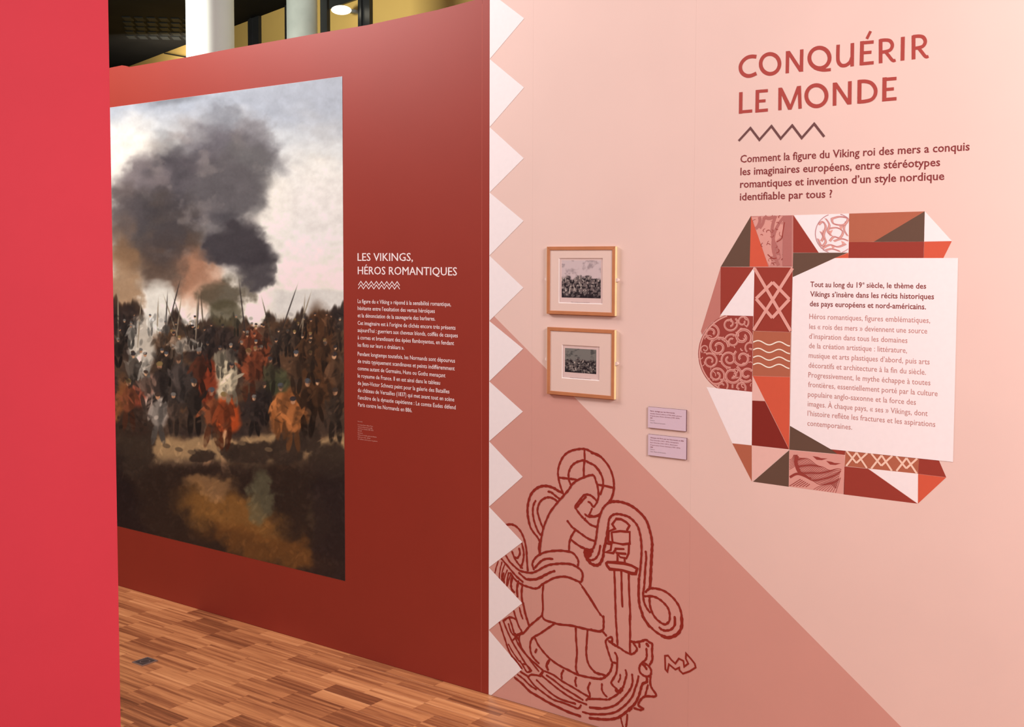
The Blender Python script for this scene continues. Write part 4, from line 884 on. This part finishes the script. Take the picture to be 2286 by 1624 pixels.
def frame(name, label, TLp, BRp, op, im, seed, light, tone, cap):
    D = .0125
    x0, z1 = W(TLp[0], TLp[1], -D); x1, z0 = W(BRp[0], BRp[1], -D)
    t = thing(name, label, 'picture frame', ((x0 + x1) / 2, 0, z0), 'small framed engravings on the pink wall')
    rw = .0115
    def rail(P, nm='rail'):                # P: outer a, outer b, inner b, inner a
        v = [(x, -D, z) for x, z in P] + [(x, -.001, z) for x, z in P]
        a = sum(P[i][0] * P[(i + 1) % 4][1] - P[(i + 1) % 4][0] * P[i][1] for i in range(4))
        F = [(0, 1, 2, 3), (7, 6, 5, 4), (0, 4, 5, 1), (1, 5, 6, 2), (2, 6, 7, 3), (3, 7, 4, 0)]
        if a < 0: F = [q_[::-1] for q_ in F]
        o = new_obj(nm, v, F, M['oak_frame'])
        bm = bmesh.new(); bm.from_mesh(o.data); bmesh.ops.recalc_face_normals(bm, faces=bm.faces[:]); bmesh.ops.bevel(bm, geom=bm.edges[:], offset=.0006, segments=1, affect='EDGES'); bm.to_mesh(o.data); bm.free()
        keep(o, t)
    rail([(x0, z1), (x1, z1), (x1 - rw, z1 - rw), (x0 + rw, z1 - rw)]); rail([(x0, z0), (x1, z0), (x1 - rw, z0 + rw), (x0 + rw, z0 + rw)])
    rail([(x0, z0), (x0, z1), (x0 + rw, z1 - rw), (x0 + rw, z0 + rw)]); rail([(x1, z0), (x1, z1), (x1 - rw, z1 - rw), (x1 - rw, z0 + rw)])
    for xa_ in (x1, x0): box('side_trim', xa_ - .0003, xa_ + .0007, -D + .0004, -.001, z0 + .0005, z1 - .0005, M['gilt_side'], t)
    rc = .0098                                # depth of mat face
    ax, az = W(op[0], op[1], -rc); bx, bz = W(op[2], op[3], -rc)
    X0, X1, Z0, Z1 = x0 + rw - .001, x1 - rw + .001, z0 + rw - .001, z1 - rw + .001
    v = [(X0, -rc, Z0), (X1, -rc, Z0), (X1, -rc, Z1), (X0, -rc, Z1), (ax, -rc, bz), (bx, -rc, bz), (bx, -rc, az), (ax, -rc, az)]
    keep(new_obj('mat_board', v, [(0, 1, 5, 4), (1, 2, 6, 5), (2, 3, 7, 6), (3, 0, 4, 7)], M['mat_board']), t)
    h = .0022; v = [(ax, -rc, bz), (bx, -rc, bz), (bx, -rc, az), (ax, -rc, az), (ax + h, -rc + .003, bz + h), (bx - h, -rc + .003, bz + h), (bx - h, -rc + .003, az - h), (ax + h, -rc + .003, az - h)]
    keep(new_obj('mat_bevel', v, [(0, 1, 5, 4), (1, 2, 6, 5), (2, 3, 7, 6), (3, 0, 4, 7)], M['bevel_white']), t)
    box('backing_sheet', X0, X1, -rc + .0031, -.002, Z0, Z1, M['paper'], t)
    ix, iz = W(im[0], im[1], -rc + .003); jx, jz = W(im[2], im[3], -rc + .003)
    picture('printed_engraving', ix, jx, jz, iz, 150, 150, engraving(seed, light, tone), -rc + .0029, t, .8, .1)
    v, f = text_mesh(cap[0]); xa = min(p[0] for p in v); xb = max(p[0] for p in v); c0 = W(cap[1], cap[3], -rc + .003); c1 = W(cap[2], cap[3], -rc + .003)
    sx = (c1[0] - c0[0]) / (xb - xa); sz = .0022 / CAP
    keep(new_obj('caption', [(c0[0] + (p[0] - xa) * sx, -rc + .0028, c0[1] + p[1] * sz) for p in v], f, M['grey_ink']), t)
    box('glass_pane', X0, X1, -rc - .0025, -rc - .0006, Z0, Z1, M['glass'], t)
    zc = (z0 + z1) / 2 + .004
    for sx_ in (1, -1):                     # clear wall clips at mid height
        xx = x1 if sx_ > 0 else x0; b = []
        n = 14; v = [(xx + sx_ * (.004 + .007 * math.cos(2 * math.pi * i / n)), -.009, zc + .006 * math.sin(2 * math.pi * i / n)) for i in range(n)]
        v += [(p[0], -.0005, p[2]) for p in v]
        F = [tuple(range(n)), tuple(range(2 * n - 1, n - 1, -1))] + [(i, (i + 1) % n, (i + 1) % n + n, i + n) for i in range(n)]
        o = new_obj('clip', v, F, M['clear_plastic'])
        bm = bmesh.new(); bm.from_mesh(o.data); bmesh.ops.recalc_face_normals(bm, faces=bm.faces[:]); bm.to_mesh(o.data); bm.free(); keep(o, t)
    return t
c7 = lambda x, y: (1200 + x / 8.545, 530 + y / 8.545)
c5 = lambda x, y: (1150 + x / 2.9, 500 + y / 2.9)
frame('framed_engraving', 'upper light-wood framed engraving, pale sky over a dark crowd', (1220.8, 551), (1372.2, 706.5), (*c7(404, 396), *c7(1238, 1280)), (*c7(464, 440), *c7(1205, 1168)), 31, (216, 186, 182), (150, 126, 126), ('Paris assiégé par les Normands', 1200 + 645 / 8.545, 1200 + 995 / 8.545, 530 + 1243 / 8.545))
frame('framed_engraving', 'lower light-wood framed engraving, smaller dark grey picture in a wide cream mat', (1221.5, 730.5), (1370.6, 893), (*c5(303, 782), *c5(545, 1018)), (*c5(323, 804), *c5(525, 974)), 77, (128, 118, 110), (70, 66, 64), ('Attaque de Paris par les Normands', 1150 + 355 / 2.9, 1150 + 490 / 2.9, 500 + 997 / 2.9))

# ------------------------------------------------------------------ caption cards
def card(TLp, BRp, label, lines):
    x0, z1 = W(*TLp, -.005); x1, z0 = W(*BRp, -.005)
    t = thing('caption_card', label, 'sign', ((x0 + x1) / 2, 0, z0), 'lilac caption cards on the pink wall')
    box('board', x0, x1, -.0046, -.0002, z0, z1, M['card_edge_shade'], t); box('face_sheet', x0, x1 - .0006, -.0050, -.0046, z0 + .0004, z1 - .0004, M['lilac_card'], t)  # board coloured dark to paint the shade along the card edges
    h = z1 - z0
    for body, fy, fx, b, m in lines:
        v, f = text_mesh(body, b); xa = min(p[0] for p in v); xb = max(p[0] for p in v); xs = x0 + (x1 - x0) * .06; xe = x0 + (x1 - x0) * fx
        sx = (xe - xs) / (xb - xa); sz = .0034 / CAP
        keep(new_obj('text_line', [(xs + (p[0] - xa) * sx, -.0052, z1 - h * fy + p[1] * sz) for p in v], f, M[m]), t)
card((1446.8, 908.4), (1531.6, 964), 'upper of the two small lilac caption cards beside the frames', (("Paris, assiégé par les Normands", .215, .70, .012, 'text_dark'), ("Achille Désiré Lefèvre (1798-1864), graveur", .335, .89, 0, 'text_dark'),
     ("D’après Jean-Victor Schnetz (1787-1870)", .445, .83, 0, 'text_dark'), ("1839", .55, .12, .01, 'text_dark'), ("Gravure", .66, .18, -.005, 'grey_ink'), ("Caen, Musée de Normandie", .77, .46, -.005, 'grey_ink')))
card((1447, 969.5), (1532.2, 1027.2), 'lower of the two small lilac caption cards beside the frames', (("Attaque de Paris par les Normands en 886", .175, .93, .012, 'text_dark'), ("Paul Girardet (1821-1893), lithographe", .29, .80, 0, 'text_dark'), ("Karl Girardet (1813-1871), dessinateur", .405, .78, 0, 'text_dark'),
     ("D’après Jean-Victor Schnetz (1787-1870)", .52, .84, 0, 'text_dark'), ("1850", .625, .13, .01, 'text_dark'), ("Gravure", .725, .18, -.005, 'grey_ink'), ("Caen, Musée de Normandie", .83, .47, -.005, 'grey_ink')))

# ------------------------------------------------------------------ floor socket
a, b, c, d = (G(260 + x / 4.861, 1290 + y / 4.861) for x, y in ((172, 933), (330, 868), (435, 905), (300, 972)))
sx0 = (a.x + b.x) / 2; sx1 = (c.x + d.x) / 2; sy0 = (a.y + d.y) / 2; sy1 = (b.y + c.y) / 2
print('socket', a, b, c, d)
sk = thing('floor_socket', 'small dark floor socket cover with metal rim set in the parquet', 'floor socket', ((sx0 + sx1) / 2, (sy0 + sy1) / 2, .0))
g = .006
v = []; f = []
for (p, q_, r, t_) in ((sx0, sx1, sy0, sy0 + g), (sx0, sx1, sy1 - g, sy1), (sx0, sx0 + g, sy0 + g, sy1 - g), (sx1 - g, sx1, sy0 + g, sy1 - g)):
    aa, bb = boxv(p, q_, r, t_, .0002, .004); n0 = len(v); v += aa; f += [tuple(k_ + n0 for k_ in ff) for ff in bb]
keep(new_obj('rim', v, f, M['steel']), sk)
box('lid', sx0 + g, sx1 - g, sy0 + g, sy1 - g, .0002, .0028, M['socket_lid'], sk)
cx_, cy_ = (sx0 + sx1) / 2, (sy0 + sy1) / 2; n = 24; R1 = min(sx1 - sx0, sy1 - sy0) * .3
v = [(cx_ + q_ * math.cos(2 * math.pi * i / n), cy_ + q_ * math.sin(2 * math.pi * i / n), .0032) for q_ in (R1, R1 - .003) for i in range(n)]
keep(new_obj('ring', v, [(i, (i + 1) % n, n + (i + 1) % n, n + i) for i in range(n)], M['steel']), sk)
